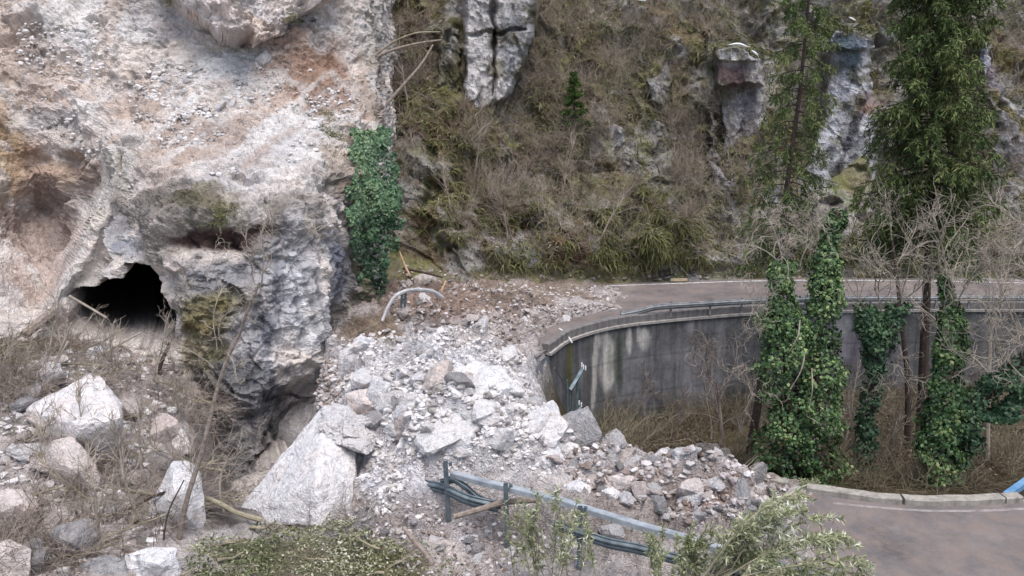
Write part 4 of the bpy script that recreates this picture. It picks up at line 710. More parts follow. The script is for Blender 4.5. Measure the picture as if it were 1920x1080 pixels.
tag(rubble('rubble', M['rubble'], [(TALUS, 1500, .03, .22, cliff_pos), ([(100,250),(250,240),(330,260),(300,380),(230,380)], 260, .02, .12, cliff_pos), ([(250,160),(560,110),(690,190),(640,260),(560,320),(380,330),(280,260)], 2200, .02, .15, cliff_pos), ([(20,40),(300,40),(320,230),(60,240)], 1300, .02, .16, cliff_pos)]), 'small white stones of scree on the landslide scar', 'scree')
# ---------------------------------------------------------------- plants
def unit(a): return a/(np.linalg.norm(a, axis=-1, keepdims=True)+1e-9)
def grow(p, d, L, m=5, wob=.25, up=0.0, curl=0.0):
    N = len(p); L = np.broadcast_to(np.asarray(L, float), (N,)); o = [p]; d = unit(d); ax = RNG.normal(size=(N, 3))*curl
    for k in range(m-1):
        d = unit(d+wob*RNG.normal(size=(N, 3))+A(0, 0, up)+np.cross(ax, d)); o.append(o[-1]+d*(L/(m-1))[:, None])
    return np.stack(o, 1)
def along(paths, idx, t):
    m = paths.shape[1]; x = t*(m-1); i = np.minimum(x.astype(int), m-2); f = (x-i)[:, None]; a, b = paths[idx, i], paths[idx, i+1]; return a*(1-f)+b*f, unit(b-a)
def sprout(paths, c, t0, t1, L, ang, m=5, wob=.25, up=0., curl=0., sc=True):
    N = len(paths); idx = np.repeat(np.arange(N), c); t = RNG.uniform(t0, t1, len(idx)); p, tg = along(paths, idx, t)
    r = unit(np.cross(tg, RNG.normal(size=tg.shape))); a = ang*RNG.uniform(.6, 1.3, len(idx))[:, None]; d = tg*np.cos(a)+r*np.sin(a)
    l = RNG.uniform(L[0], L[1], len(idx))*((1.15-.6*t) if sc else 1); return grow(p, d, l, m, wob, up, curl), idx, t
def taper(n, m, r0, r1=.25): return np.broadcast_to(np.asarray(r0, float).reshape(-1, 1), (n, 1))*np.linspace(1, r1, m)[None]
def px_path(lst, n=14): return resample(np.array([P(u, v, Y) for u, v, Y in lst]), n)
# ivy leaves around a stem
def ivy_leaves(mb, path, rad, n, size=(.05, .2), seed=0, clump=.7):
    t = RNG.random(n); L = len(path)-1; i = np.minimum((t*L).astype(int), L-1); f = (t*L-i)[:, None]; c = path[i]*(1-f)+path[i+1]*f; r = np.interp(t, np.linspace(0, 1, len(rad)), rad)
    th = RNG.uniform(0, 2*np.pi, n); e = np.stack([np.cos(th), np.sin(th), 0*th], -1); q = c+e*r[:, None]*.8
    nz = fbm(q*1.1, 4, seed)+.5*fbm(q*3, 2, seed+3); rr = .8*r*(1+clump*.8*nz)*RNG.uniform(.55, 1.08, n)**.5; ps = c+e*rr[:, None]+RNG.normal(size=(n, 3))*.05
    keep = (nz > -.6)&(RNG.random(n) < .55+.9*(nz+.45)); ps, e, nz = ps[keep], e[keep], nz[keep]; k = len(ps)
    vary = np.clip(.42+.22*nz+.24*RNG.normal(size=k), 0, 1); mb.leaves(ps, e+.55*RNG.normal(size=(k, 3))+A(0, 0, .45), RNG.uniform(size[0], size[1], k)**1.0, vary, .8, .12)
def ivy_tree(label, stems, n, mt='ivy', base=None, extra=None):
    b = np.array([P(*stems[0][0][0])])[0]; root = empty('ivy_tree', tuple(b)); tag(root, label, 'tree', None)
    for px, rad in stems:
        p = px_path(px, 24); mb = MB(); mb.tubes(p-b, np.linspace(.2, .1, 24), 8); mb.build('trunk', M['dark_bark'], root)
    mb = MB(); tot = sum(max(r) for _, r in stems)
    for k, (px, rad) in enumerate(stems): ivy_leaves(mb, px_path(px, 24)-b, rad, int(n*np.mean(rad)*len(rad)/tot/len(rad)*1.3), seed=int(b[0]*10)+k)
    mb.build('ivy', M[mt], root)
    return root, b
def crown(root, b, starts, n1, L1, n2, L2, n3=0, L3=(.3, .8), r=.05, m='twig', wob=.3, ang=.8, up=.05, name='branches', curl=.25):
    # starts: (point, direction, length, radius)
    p = np.array([s[0] for s in starts]); d = np.array([s[1] for s in starts], float); L = np.array([s[2] for s in starts]); rr = .75*np.array([s[3] for s in starts])
    a = grow(p, d, L, 9, wob*.6, up, curl*.4); mb = MB(); mb.tubes(a-b, taper(len(a), 9, rr, .35), 6)
    q, i, t = sprout(a, n1, .15, 1, L1, ang, 7, wob, up, curl); rq = rr[i]*(.75-.4*t); mb.tubes(q-b, taper(len(q), 7, rq, .35), 4)
    s, i2, t2 = sprout(q, n2, .2, 1, L2, ang, 6, wob, up, curl); rs = np.maximum(rq[i2]*.5, .006); mb.tubes(s-b, taper(len(s), 6, rs, .5), 3)
    if n3: u, i3, t3 = sprout(s, n3, .3, 1, L3, ang, 4, wob, up, curl); mb.tubes(u-b, taper(len(u), 4, np.maximum(rs[i3]*.6, .006), .6), 3)
    mb.build(name, M[m], root)
def starts(lst): return [(P(u, v, Y), P(u2, v2, Y2)-P(u, v, Y), np.linalg.norm(P(u2, v2, Y2)-P(u, v, Y)), r) for u, v, Y, u2, v2, Y2, r in lst]
# ---- ivy clad trees standing in the gully
root, b = ivy_tree('broad dark ivy column over two trunks, in front of the middle of the retaining wall', [([(1485,915,29.3),(1480,760,29.3),(1470,620,29.4),(1462,520,29.5),(1466,490,29.5)], [1.35,1.2,1.1,1.0,.8,.35]), ([(1518,915,29.6),(1530,740,29.6),(1540,600,29.7),(1548,500,29.8),(1562,430,29.9),(1572,395,30)], [1.25,1.15,1.05,.85,.7,.5,.3])], 26000)
crown(root, b, starts([(1462,520,29.5,1392,405,29,.035),(1466,500,29.5,1425,395,30,.04),(1466,490,29.5,1470,385,29.3,.04),(1500,500,29.8,1510,390,30.4,.035),(1540,470,29.9,1500,380,30.2,.03),(1430,640,29.2,1370,560,28.6,.022),(1440,760,28.9,1375,700,28.5,.018),(1440,580,29,1360,520,28.6,.02)]), 7, (.8, 1.9), 6, (.3, 1.0), 2, (.2, .5), wob=.22, ang=.6)
mb = MB()
for u, v, u2, v2 in ((1510,660,1482,730),(1522,690,1512,780),(1512,780,1535,800),(1500,600,1480,660)): mb.tubes(resample(np.array([P(u, v, 28.5), P((u+u2)/2+6, (v+v2)/2, 28.2), P(u2, v2, 28.3)]), 8)-b, np.full(8, .022), 4)
mb.build('dead_stem', M['twig'], root)
root, b = ivy_tree('slender forked ivy clad tree between the two thick ivy columns', [([(1622,900,30.5),(1630,770,30.5),(1640,690,30.6),(1652,630,30.7),(1690,570,30.8)], [.45,.5,.5,.6,.62,.4]), ([(1640,700,30.6),(1634,620,30.3),(1622,575,30.2)], [.45,.55,.3])], 10000, 'blue_ivy')
crown(root, b, starts([(1655,620,30.7,1590,470,30,.035),(1690,570,30.8,1700,450,31,.04),(1690,570,30.8,1760,470,30.4,.035),(1660,600,30.7,1640,430,30.9,.04),(1640,545,30.5,1655,470,30.2,.03),(1625,590,30.2,1590,540,29.6,.02)]), 6, (.8, 2.0), 5, (.4, 1.1), 2, (.2, .6), wob=.2, ang=.75, curl=.15)
root, b = ivy_tree('dark ivy clad trunk nearest the kerb joint, with pale twisted branches above', [([(1752,925,28.5),(1762,780,28.6),(1778,680,28.8),(1785,600,29),(1770,520,29.2)], [.85,.85,.75,.6,.42,.2])], 14000)
crown(root, b, starts([(1782,640,28.8,1740,470,28.3,.05),(1785,600,29,1850,440,28.6,.05),(1770,520,29.2,1700,380,29,.045),(1775,520,29.2,1800,360,29.4,.05),(1785,640,28.9,1880,560,28,.04),(1778,600,29,1700,520,28.2,.03)]), 7, (.9, 2.2), 5, (.4, 1.2), 2, (.2, .6), wob=.2, ang=.75, curl=.16)
root, b = ivy_tree('leaning ivy covered trunk reaching out of the picture past the blue rail', [([(1772,915,29),(1815,800,28.6),(1850,740,28.3),(1890,700,28),(1960,650,27.5)], [.6,.7,.75,.7,.6,.5]), ([(1830,770,28.4),(1880,780,28.2),(1930,730,28)], [.5,.6,.4])], 12000, 'blue_ivy')
crown(root, b, starts([(1890,700,28,1850,520,27.6,.05),(1920,680,27.8,1900,470,27.4,.05),(1950,655,27.5,1960,420,27.4,.05),(1900,690,28,1800,620,27.2,.035),(1940,660,27.6,1860,600,27,.035),(1900,700,28,1790,690,27.2,.03)]), 7, (.9, 2.2), 5, (.4, 1.2), 2, (.2, .6), wob=.2, ang=.75, curl=.16)
def bare_tree(label, pxs, lst, n1, L1, n2, L2, n3=0, r=(.12, .04), m='twig', name='bare_tree', grp=None, cat='tree', wob=.28, ang=.7, tm=None, curl=.25):
    tr = px_path(pxs, 18); b = tr[0].copy(); root = empty(name, tuple(b)); tag(root, label, cat, grp); mb = MB(); mb.tubes(tr-b, np.linspace(r[0], r[1], 18), 8); mb.build('trunk', M[tm or m], root)
    crown(root, b, starts(lst), n1, L1, n2, L2, n3, m=m, wob=wob, ang=ang, curl=curl); return root
bare_tree('pale crooked leafless tree at the picture border, above the leaning ivy trunk', [(1990,900,27),(1970,700,27),(1960,520,27.2),(1940,400,27.4)], [(1965,560,27.2,1880,420,26.8,.045),(1950,450,27.3,1900,340,27.6,.04),(1960,520,27.2,1850,500,26.6,.04),(1970,620,27.1,1880,600,26.5,.035)], 7, (.8, 2.0), 5, (.4, 1.0), 2, curl=.15, wob=.22)
bare_tree('grey leafless tree with a brown trunk standing in the gully behind the slender ivy tree', [(1700,880,34),(1702,720,34),(1690,600,34.2),(1680,500,34.4),(1672,450,34.5)], [(1685,540,34.3,1640,400,34,.05),(1680,500,34.4,1720,380,34.6,.05),(1690,600,34.2,1740,520,34,.04),(1672,450,34.5,1650,360,34.5,.04),(1700,700,34,1650,640,33.6,.03)], 6, (.9, 2.2), 5, (.4, 1.1), 1, (.16, .06), 'twig', tm='dark_bark', curl=.15)
# ---- spruces
def spruce(name, label, pxs, tv, nb, hw, r0, mt='needle', dens=14, dr=.5, tw=.3, bare=0.0, cat='spruce tree', nd=1.0):
    tr = px_path(pxs, 40); b = tr[0].copy(); root = empty(name, tuple(b)); tag(root, label, cat); mb = MB(); mb.tubes(tr-b, np.linspace(r0, .03, 40), 8); mb.build('trunk', M['dark_bark'], root)
    t = np.linspace(tv[0], tv[1], nb)+RNG.normal(size=nb)*(tv[1]-tv[0])/nb*1.5; t = np.clip(t, 0, 1); p, tg = along(tr[None], np.zeros(nb, int), t); th = np.arange(nb)*2.4+RNG.normal(size=nb)*.4; h = (t-tv[0])/(tv[1]-tv[0])
    L = hw(h)*RNG.uniform(.65, 1.15, nb); d = np.stack([np.cos(th), np.sin(th), np.full(nb, .15)], -1); m = 7; o = [p]
    for k in range(m-1):
        d = unit(d+A(0, 0, -.10*dr*(1 if k < 4 else -1.2))+.06*RNG.normal(size=d.shape)); o.append(o[-1]+d*(L/(m-1))[:, None])
    br = np.stack(o, 1); mb = MB(); mb.tubes(br-b, taper(nb, m, .012+.012*L, .3), 4)
    c = dens; idx = np.repeat(np.arange(nb), c); tt = RNG.uniform(.12+bare, 1, len(idx)); q, tg = along(br, idx, tt); sd = unit(np.cross(tg, A(0, 0, 1))); sg = np.where(RNG.random(len(idx)) < .5, 1, -1)[:, None]
    dd = tg*.7+sd*sg*RNG.uniform(.3, 1, len(idx))[:, None]+A(0, 0, -.35*dr); l = L[idx]*RNG.uniform(.18, .42, len(idx))*(1.15-.6*tt)+.12; tws = grow(q, dd, l, 5, .12, -.22*dr)
    mb.tubes(tws-b, taper(len(tws), 5, .007, .5), 3); mb.build('branches', M['dark_bark'], root)
    alls = [(tws, int(16*nd)), (br, 26)]; mb = MB()
    for src, k in alls:
        idx = np.repeat(np.arange(len(src)), k); tt = RNG.uniform(.1 if src is tws else .3+bare, 1, len(idx)); q, tg = along(src, idx, tt); n = len(q); a = unit(tg*.8+.75*RNG.normal(size=(n, 3))+A(0, 0, -.25)); l = tw*RNG.uniform(.5, 1.2, n)
        pp = np.stack([q, q+a*(l*.5)[:, None], q+a*l[:, None]+A(0, 0, -.02)], 1)-b; w = np.stack([.012+0*l, .028+0*l, .004+0*l], 1)*tw/.3
        mb.ribbons(pp, w, np.clip(.45+.25*fbm(q*1.2, 3, 801)+.2*RNG.normal(size=n), 0, 1))
    mb.build('needles', M[mt], root); return root
spruce('spruce_tree', 'thin see-through spruce with a bare lower trunk, before the capped rock tower', [(1400,890,33),(1424,740,33),(1443,600,33.1),(1462,480,33.2),(1478,330,33.3),(1500,170,33.4),(1516,0,33.5),(1528,-140,33.6)], (.42, .98), 105, lambda h: 1.7-.7*h**1.5, .2, dens=9, dr=1.5, tw=.2, bare=.15, nd=.75)
spruce('spruce_tree', 'large dense dark green spruce, broadest of the trees by the rock wall', [(1725,860,36),(1735,600,36),(1748,300,36.2),(1762,0,36.4),(1768,-160,36.5)], (.42, .99), 210, lambda h: 2.95-1.25*h**1.2, .26, dens=20, dr=1.3, tw=.24)
spruce('spruce_tree', 'little bright green spruce growing alone halfway up the brown slope', [(1077,244,56.3),(1077,190,56.3),(1076,136,56.3)], (.05, 1.0), 44, lambda h: 1.05-.95*h, .07, 'fresh_needle', 7, .5, .22)
# spruce sprays cut low on the road
# ---- foreground saplings
fs = [(487,540,20.9,515,430,20.8,.03),(507,464,20.8,533,372,20.9,.022),(478,535,20.9,463,464,21.1,.022),(463,464,21.1,454,390,21.2,.015),(494,512,20.9,548,467,20.6,.02),(548,467,20.6,600,420,20.4,.014),(407,656,20.8,390,520,20.9,.022),(390,530,20.9,374,450,21,.014),(400,690,20.8,337,571,20.6,.02),(337,571,20.6,322,520,20.6,.012),(444,640,20.9,478,560,20.5,.02),(420,650,20.8,400,600,20.3,.014),(450,600,20.9,520,575,20.5,.014),(425,660,20.8,480,700,20.3,.014)]
bare_tree('tall bare sapling with a kinked stem, standing before the grey buttress', [(326,1085,20.4),(336,1010,20.4),(352,930,20.5),(375,860,20.6),(395,780,20.7),(407,730,20.8),(425,675,20.8),(444,638,20.9),(462,590,20.9),(476,553,20.9),(487,530,20.9)], fs, 8, (.3, .9), 5, (.15, .45), 0, (.085, .032), 'twig', 'sapling', tm='bark', wob=.2, ang=.6)
bare_tree('thin dark sapling shoot beside the foot of the tall bare sapling', [(300,1090,19.9),(306,1020,19.9),(316,960,20),(345,900,20.1)], [(306,1020,19.9,324,900,20.2,.014)], 5, (.2, .5), 2, (.1, .3), 0, (.035, .015), 'dark_bark', 'sapling')
bare_tree('short grey shrub with white forked twigs in front of the dark rock hollow', [(420,965,22.2),(412,920,22.3),(418,880,22.4),(440,850,22.4)], [(412,915,22.3,408,840,22.5,.02),(418,880,22.4,470,820,22.4,.02),(414,930,22.3,470,880,22,.018),(440,850,22.4,480,840,22.1,.014)], 5, (.3, .8), 3, (.15, .4), 0, (.04, .02), 'twig', 'bare_shrub', cat='shrub')
bare_tree('dead grey stump with forked twigs at the mouth of the cave', [(306,740,29),(300,690,29.2),(318,645,29.4)], [(318,650,29.4,340,632,29,.03),(316,650,29.4,295,620,29.2,.025),(310,660,29.3,335,690,29,.02)], 3, (.3, .7), 2, (.15, .4), 0, (.09, .07), 'dark_bark', 'dead_stump', cat='stump')
bare_tree('many stemmed pale leafless bush between the broad ivy column and the slender ivy tree', [(1600,900,31),(1602,860,31),(1600,830,31)], [(1600,840,31,1570,640,30.6,.03),(1601,835,31,1610,600,31,.035),(1600,830,31,1650,690,31.3,.03),(1600,850,31,1700,760,31,.025)], 8, (.7, 1.7), 5, (.3, .9), 1, (.06, .05), curl=.12)
bare_tree('spreading grey leafless tree in front of the wall, its trunk beside the thin spruce', [(1350,860,36),(1352,800,36),(1346,740,36)], [(1348,760,36,1260,620,35.6,.04),(1346,740,36,1330,590,36,.045),(1346,740,36,1400,620,36.2,.04),(1350,800,36,1420,720,35.8,.03),(1350,790,36,1240,720,35.6,.03)], 7, (.8, 1.9), 5, (.4, 1.0), 1, (.10, .07), 'brown_twig', curl=.12)
bare_tree('tangled pale leafless crown hanging over the parapet beside the large spruce', [(1850,900,31.5),(1852,760,31.5),(1856,640,31.6)], [(1854,700,31.5,1780,480,31,.045),(1856,640,31.6,1870,400,31.6,.05),(1856,640,31.6,1930,430,31.6,.045),(1853,740,31.5,1930,620,31.2,.035)], 8, (.9, 2.2), 6, (.4, 1.1), 2, (.12, .08), curl=.15, wob=.22)
# ---- small saplings on the slope and in the gully
def slope_tree(label, name, grp, spots, hit, H, m, r=.05, nb=4):
    protos = []
    for k in range(5):
        L = 1.0; tr = grow(np.zeros((1, 3)), A((.1*RNG.normal(), .1*RNG.normal(), 1)), np.array([L]), 10, .09, .05); mb = MB(); mb.tubes(tr, taper(1, 10, r/H[1]*1.2, .2), 6); root = empty(name); mb.build('trunk', m, root)
        a, i, t = sprout(tr, nb*3, .25, 1, (.2, .5), .6, 6, .18, .08); mb = MB(); mb.tubes(a, taper(len(a), 6, r/H[1]*.45, .3), 4); c, i2, _ = sprout(a, 5, .2, 1, (.08, .26), .6, 5, .22, .05); mb.tubes(c, taper(len(c), 5, r/H[1]*.22, .5), 3); mb.build('branches', m, root); protos.append(root)
    p = hit(A(*[s[0] for s in spots]), A(*[s[1] for s in spots]))
    for j, q in enumerate(p):
        src = protos[j % 5]
        if j < 5: o = src
        else:
            o = src.copy(); scene.collection.objects.link(o)
            for ch in list(src.children): c = ch.copy(); scene.collection.objects.link(c); c.parent = o
        s = RNG.uniform(*H) if len(spots[j]) < 3 else spots[j][2]; o.location = q-A(0, 0, .1); o.scale = (s, s, s); o.rotation_euler = (RNG.normal()*.12, RNG.normal()*.12, RNG.uniform(0, 6.28)); tag(o, label, 'sapling', grp)
OUTC = [[(868,-140),(1000,-140),(992,40),(985,120),(962,175),(930,216),(868,214),(815,200),(815,60)], [(1334,90),(1430,85),(1432,200),(1390,300),(1345,250)], [(1540,50),(1644,62),(1640,180),(1660,300),(1600,430),(1490,420),(1550,250)]]
def clear(u, v, pad=6):
    k = np.ones(np.shape(u), bool)
    for q in OUTC: k &= sd_poly(u, v, q) > pad
    return k
SLOPE = [(700,-20),(1960,-20),(1960,518),(1100,518),(960,512),(800,492),(735,440),(720,200)]
uv = in_poly(SLOPE, 60); uv = uv[clear(uv[:, 0], uv[:, 1], 14)][:34]
slope_tree('slender leafless sapling rooted among brown scrub on the steep slope', 'slope_sapling', 'leafless saplings on the slope', [tuple(x) for x in uv], hill_hit, (2.2, 5.0), M['brown_twig'], .05)
GULLY = [(1130,840),(1180,760),(1330,720),(1450,740),(1600,760),(1900,760),(1900,890),(1560,895),(1400,870),(1280,850)]
uv = in_poly(GULLY, 22)
slope_tree('spindly leafless sapling growing from the leaf covered gully floor', 'gully_sapling', 'leafless saplings in the gully', [tuple(x) for x in uv], ground_hit, (2.0, 4.8), M['brown_twig'], .05, 5)
uv = in_poly([(20,700),(160,640),(330,720),(440,880),(400,1000),(240,1060),(60,1000)], 20)
slope_tree('thin upright leafless shoot with pale twigs on the bank below the cave', 'bank_sapling', 'leafless shoots on the bank', [tuple(x) for x in uv], ground_hit, (1.3, 3.0), M['twig'], .045, 5)
# ---- scrub, grass and litter nobody could count
def scrub(name, label, cat, groups, m, vary=False):
    mb = MB()
    for poly, n, hit, L, d0, up, c2, r, wob, msk in groups:
        uv = in_poly(poly, n); k = clear(uv[:, 0], uv[:, 1], 2) if msk else np.ones(n, bool); uv = uv[k]; p = hit(uv[:, 0], uv[:, 1]); nz = fbm(p*.45, 4, 851); k = RNG.random(len(p)) < .45+.9*nz; p = p[k]
        nt_ = 5; p = np.repeat(p, nt_, 0)+RNG.normal(size=(len(p)*nt_, 3))*A(.12, .1, .02); d = A(*d0)+RNG.normal(size=p.shape)*A(.55, .4, .35); l = RNG.uniform(L[0], L[1], len(p)); a = grow(p, d, l, 6, wob, up, .12); mb.tubes(a, taper(len(a), 6, r*RNG.uniform(.7, 1.4, len(a)), .4), 3)
        s, i, t = sprout(a, c2, .25, 1, (L[0]*.4, L[1]*.45), .6, 4, wob, up); mb.tubes(s, taper(len(s), 4, r*.55, .5), 3)
    o = mb.build(name, m); return tag(o, label, cat, None, 'stuff')
M['pink_twig'] = plain_mat('grey_brush_twig', lin(122, 110, 96), lin(180, 168, 148), 1.5)
scrub('scrub', 'greyish haze of fine bare twigs high on the slope', 'scrub', [([(1000,-20),(1340,-20),(1340,90),(1250,130),(1150,240),(1010,300),(990,150)], 700, hill_hit, (.8, 2.0), (0, -.35, .8), .02, 4, .009, .16, True), ([(880,230),(1060,250),(1120,420),(1000,480),(860,420)], 420, hill_hit, (.7, 1.9), (0, -.35, .8), .02, 5, .010, .16, True), ([(1230,180),(1340,200),(1320,480),(1240,430)], 300, hill_hit, (.7, 1.9), (0, -.3, .8), .02, 5, .010, .14, True), ([(1640,30),(1920,0),(1920,480),(1660,480)], 500, hill_hit, (.8, 2.2), (0, -.35, .8), .02, 5, .010, .16, True)], M['pink_twig'])
scrub('scrub', 'tangle of leafless grey brown scrub covering the steep slope', 'scrub', [(SLOPE, 3200, hill_hit, (.8, 2.3), (0, -.35, .75), .02, 4, .011, .16, True), ([(690,20),(860,20),(815,230),(730,300),(700,190)], 260, hill_hit, (1., 2.6), (.2, -.4, .5), 0, 4, .013, .16, True)], M['brown_twig'])
M['gully_twig'] = plain_mat('gully_twig', lin(84, 76, 60), lin(146, 136, 112), 1.2)
scrub('undergrowth', 'dense brown bramble undergrowth filling the gully below the wall', 'undergrowth', [([(1100,850),(1150,770),(1330,700),(1420,700),(1440,880),(1280,855)], 620, ground_hit, (.6, 1.9), (0, -.1, .7), -.02, 4, .010, .2, False), ([(1420,760),(1920,720),(1920,925),(1700,925),(1520,905)], 900, ground_hit, (.6, 1.7), (0, -.1, .7), -.02, 4, .010, .2, False)], M['gully_twig'])
LB = [(0,640),(100,600),(180,640),(330,720),(420,760),(440,930),(350,1000),(220,1070),(-20,1080),(-20,700)]
scrub('brushwood', 'grey tangle of broken brushwood covering the bank below the cave', 'brushwood', [(LB, 800, ground_hit, (.6, 2.1), (.25, -.3, .45), -.03, 4, .011, .2, False), ([(-20,600),(100,590),(120,700),(60,760),(-20,760)], 120, ground_hit, (.5, 1.3), (.2, -.3, .5), 0, 4, .010, .2, False)], M['brown_twig'])
def tufts(name, label, cat, groups, m, kind='stuff'):
    mb = MB()
    for poly, n, hit, L, w, droop, thr, msk, nbld in groups:
        uv = in_poly(poly, n); k = clear(uv[:, 0], uv[:, 1], -4) if msk else np.ones(n, bool); uv = uv[k]; p = hit(uv[:, 0], uv[:, 1]); nz = fbm(p*.5, 4, 861); k = nz+.25*RNG.normal(size=len(p)) > thr; p, nz = p[k], nz[k]
        p = np.repeat(p, nbld, 0)+RNG.normal(size=(len(p)*nbld, 3))*A(.08, .05, .03); nz = np.repeat(nz, nbld); N = len(p); d = unit(A(0, -.7, .8)+RNG.normal(size=(N, 3))*A(.6, .4, .4)); l = RNG.uniform(L[0], L[1], N)
        a = grow(p, d, l, 4, .1, -droop); mb.ribbons(a, w*np.array([1, .9, .6, .1])[None]*RNG.uniform(.6, 1.4, N)[:, None], np.clip(.45+.3*nz+.2*RNG.normal(size=N), 0, 1))
    o = mb.build(name, m); return tag(o, label, cat, None, kind)
tufts('grass', 'dry olive and straw grass hanging from the slope and the buttress', 'grass', [(SLOPE, 13000, hill_hit, (.35, .95), .022, .5, -.15, True, 5), ([(1120,400),(1310,400),(1310,500),(1120,500)], 900, hill_hit, (.4, 1.0), .025, .55, -.4, False, 6), ([(1538,44),(1640,50),(1640,64),(1545,70)], 120, lambda u, v: P(u, v, 56.6), (.3, .7), .025, .5, -9, False, 6),
  ([(1335,80),(1430,90),(1428,112),(1336,98)], 120, lambda u, v: P(u, v, 56.4), (.3, .6), .022, .5, -9, False, 5)], M['grass'])
tufts('grass', 'short olive tufts and weeds clinging to the grey buttress', 'grass', [([(340,380),(440,380),(440,420),(350,420)], 90, cliff_hit, (.2, .5), .014, .5, -.5, False, 5), ([(335,560),(460,540),(470,700),(340,700)], 260, cliff_hit, (.15, .45), .013, .5, -.2, False, 5), ([(600,200),(650,215),(650,340),(610,300)], 130, cliff_hit, (.2, .55), .014, .5, -.4, False, 5), ([(540,20),(600,30),(600,50),(540,50)], 60, cliff_hit, (.2, .5), .014, .5, -.5, False, 5), ([(300,-5),(400,-5),(380,20),(310,12)], 50, cliff_hit, (.2, .5), .014, .5, -.5, False, 5), ([(655,480),(700,500),(690,620),(640,620)], 110, cliff_hit, (.2, .5), .014, .5, -.5, False, 5)], M['grass'])
def litter(name, label, groups, m, kind='stuff', cat='leaf litter', sz=(.05, .12), flat=.5):
    mb = MB()
    for poly, n, hit, msk in groups:
        uv = in_poly(poly, n); k = clear(uv[:, 0], uv[:, 1], 2) if msk else np.ones(n, bool); uv = uv[k]; p = hit(uv[:, 0], uv[:, 1]); k = fbm(p*.9, 4, 875)+.3*RNG.normal(size=len(p)) > (-9 if hit is hill_hit else -.12); p = p[k]; N = len(p)
        mb.leaves(p+A(0, -.04, .05)+RNG.normal(size=(N, 3))*.04, A(0, -.4, 1)+flat*RNG.normal(size=(N, 3)), RNG.uniform(sz[0], sz[1], N), np.clip(.5+.3*fbm(p*.6, 3, 871)+.25*RNG.normal(size=N), 0, 1), .6, .15)
    return tag(mb.build(name, m), label, cat, None, kind)
litter('leaf_litter', 'brown fallen leaves over the slope and the gully floor', [(SLOPE, 22000, hill_hit, True), (GULLY, 9000, ground_hit, False)], M['litter'], sz=(.07, .18))
GC = [(370,1010),(420,995),(520,985),(600,990),(680,1010),(760,1040),(780,1090),(340,1090),(352,1040)]
tag(litter('ground_cover', '', [(GC, 4800, ground_hit, False), ([(690,1000),(780,1030),(900,1060),(880,1090),(700,1090)], 500, ground_hit, False)], M['green_grass'], sz=(.05, .13), flat=.8), 'green creeping ground cover with small leaves along the lower border', 'ground cover')
tufts('grass', 'green and straw grass growing through the ground cover', 'grass', [(GC, 900, ground_hit, (.08, .3), .010, .25, -.3, False, 5), ([(690,1000),(900,1050),(880,1090),(700,1090)], 160, ground_hit, (.1, .3), .01, .25, 0, False, 5), ([(0,640),(100,640),(90,700),(0,720)], 160, ground_hit, (.15, .4), .01, .3, -.2, False, 5)], M['green_grass'])
# ---- ivy curtain on the buttress
IV = [(658,238),(690,232),(735,240),(744,290),(754,350),(757,420),(745,480),(730,520),(716,560),(694,580),(676,560),(672,520),(662,480),(650,430),(646,380),(652,320)]
uv = in_poly(IV, 15000); jit = 16*fbm(np.stack([uv[:, 0]*.05, uv[:, 1]*.05, 0*uv[:, 0]], -1), 3, 881); k = sd_poly(uv[:, 0]+jit, uv[:, 1]+jit, IV) < -2; uv = uv[k]
nz = fbm(np.stack([uv[:, 0]*.022, uv[:, 1]*.016, 0*uv[:, 0]], -1), 4, 883); k = (nz > -.18) | (RNG.random(len(uv)) < .22); uv, nz = uv[k], nz[k]
pp = P(uv[:, 0], uv[:, 1], cliff_base(np.minimum(uv[:, 0], UE(uv[:, 1])-3), uv[:, 1])-.75-.55*(nz+.3)-.35*RNG.random(len(uv)))
ivr = MB(); ivr.leaves(pp, A(.35, -1, .5)+.5*RNG.normal(size=pp.shape), RNG.uniform(.10, .26, len(pp)), np.clip(.45+.25*nz+.24*RNG.normal(size=len(pp)), 0, 1), .8, .12)
o = ivr.build('ivy', M['blue_ivy']); tag(o, 'thick green ivy curtain hanging down the edge of the pale buttress', 'ivy')
# ---- leafy shrubs by the rail
def leafy(name, label, stems, Ls, nl, sz, m='shrub_leaf', sm='olive_twig', c=7, bl=(.2, .5)):
    P0 = np.array([P(*stems[0][0])])[0]; root = empty(name, tuple(P0)); tag(root, label, 'shrub'); S = np.stack([resample(np.array([P(*q) for q in s]), 12) for s in stems]); mb = MB(); mb.tubes(S-P0, taper(len(S), 12, .018, .3), 5)
    a, i, t = sprout(S, c, .25, 1, bl, .55, 6, .12, -.04); mb.tubes(a-P0, taper(len(a), 6, .006, .5), 3); mb.build('stems', M[sm], root); mb = MB()
    for src, k, t0 in ((a, nl, .1), (S, nl*3, .45)):
        idx = np.repeat(np.arange(len(src)), k); q, tg = along(src, idx, RNG.uniform(t0, 1, len(idx))); n = len(q); d = unit(tg*.8+.7*RNG.normal(size=(n, 3))+A(0, 0, -.1)); l = RNG.uniform(*sz, n); pth = np.stack([q, q+d*(l*.45)[:, None], q+d*l[:, None]-A(0, 0, .01)], 1)-P0
        mb.ribbons(pth, np.stack([.1*l*0+.004, .11*l, .002+0*l], 1), np.clip(.5+.25*fbm(q*2, 3, 891)+.24*RNG.normal(size=n), 0, 1))
    mb.build('leaves', M[m], root); return root
g = np.random.default_rng(5)
st = []
for k in range(26):
    u0 = 1325+g.normal()*22; u1 = g.uniform(1380, 1640); v1 = np.interp(u1, [1380,1450,1520,1580,1640], [1000,955,925,985,1050])+abs(g.normal())*45; Y = 17.0+g.normal()*.5; st.append([(u0, 1105, Y), (u0*.6+u1*.4, 1100-(1100-v1)*.62, Y), (u0*.25+u1*.75, 1100-(1100-v1)*.98, Y+.2), (u1, v1, Y+.3)])
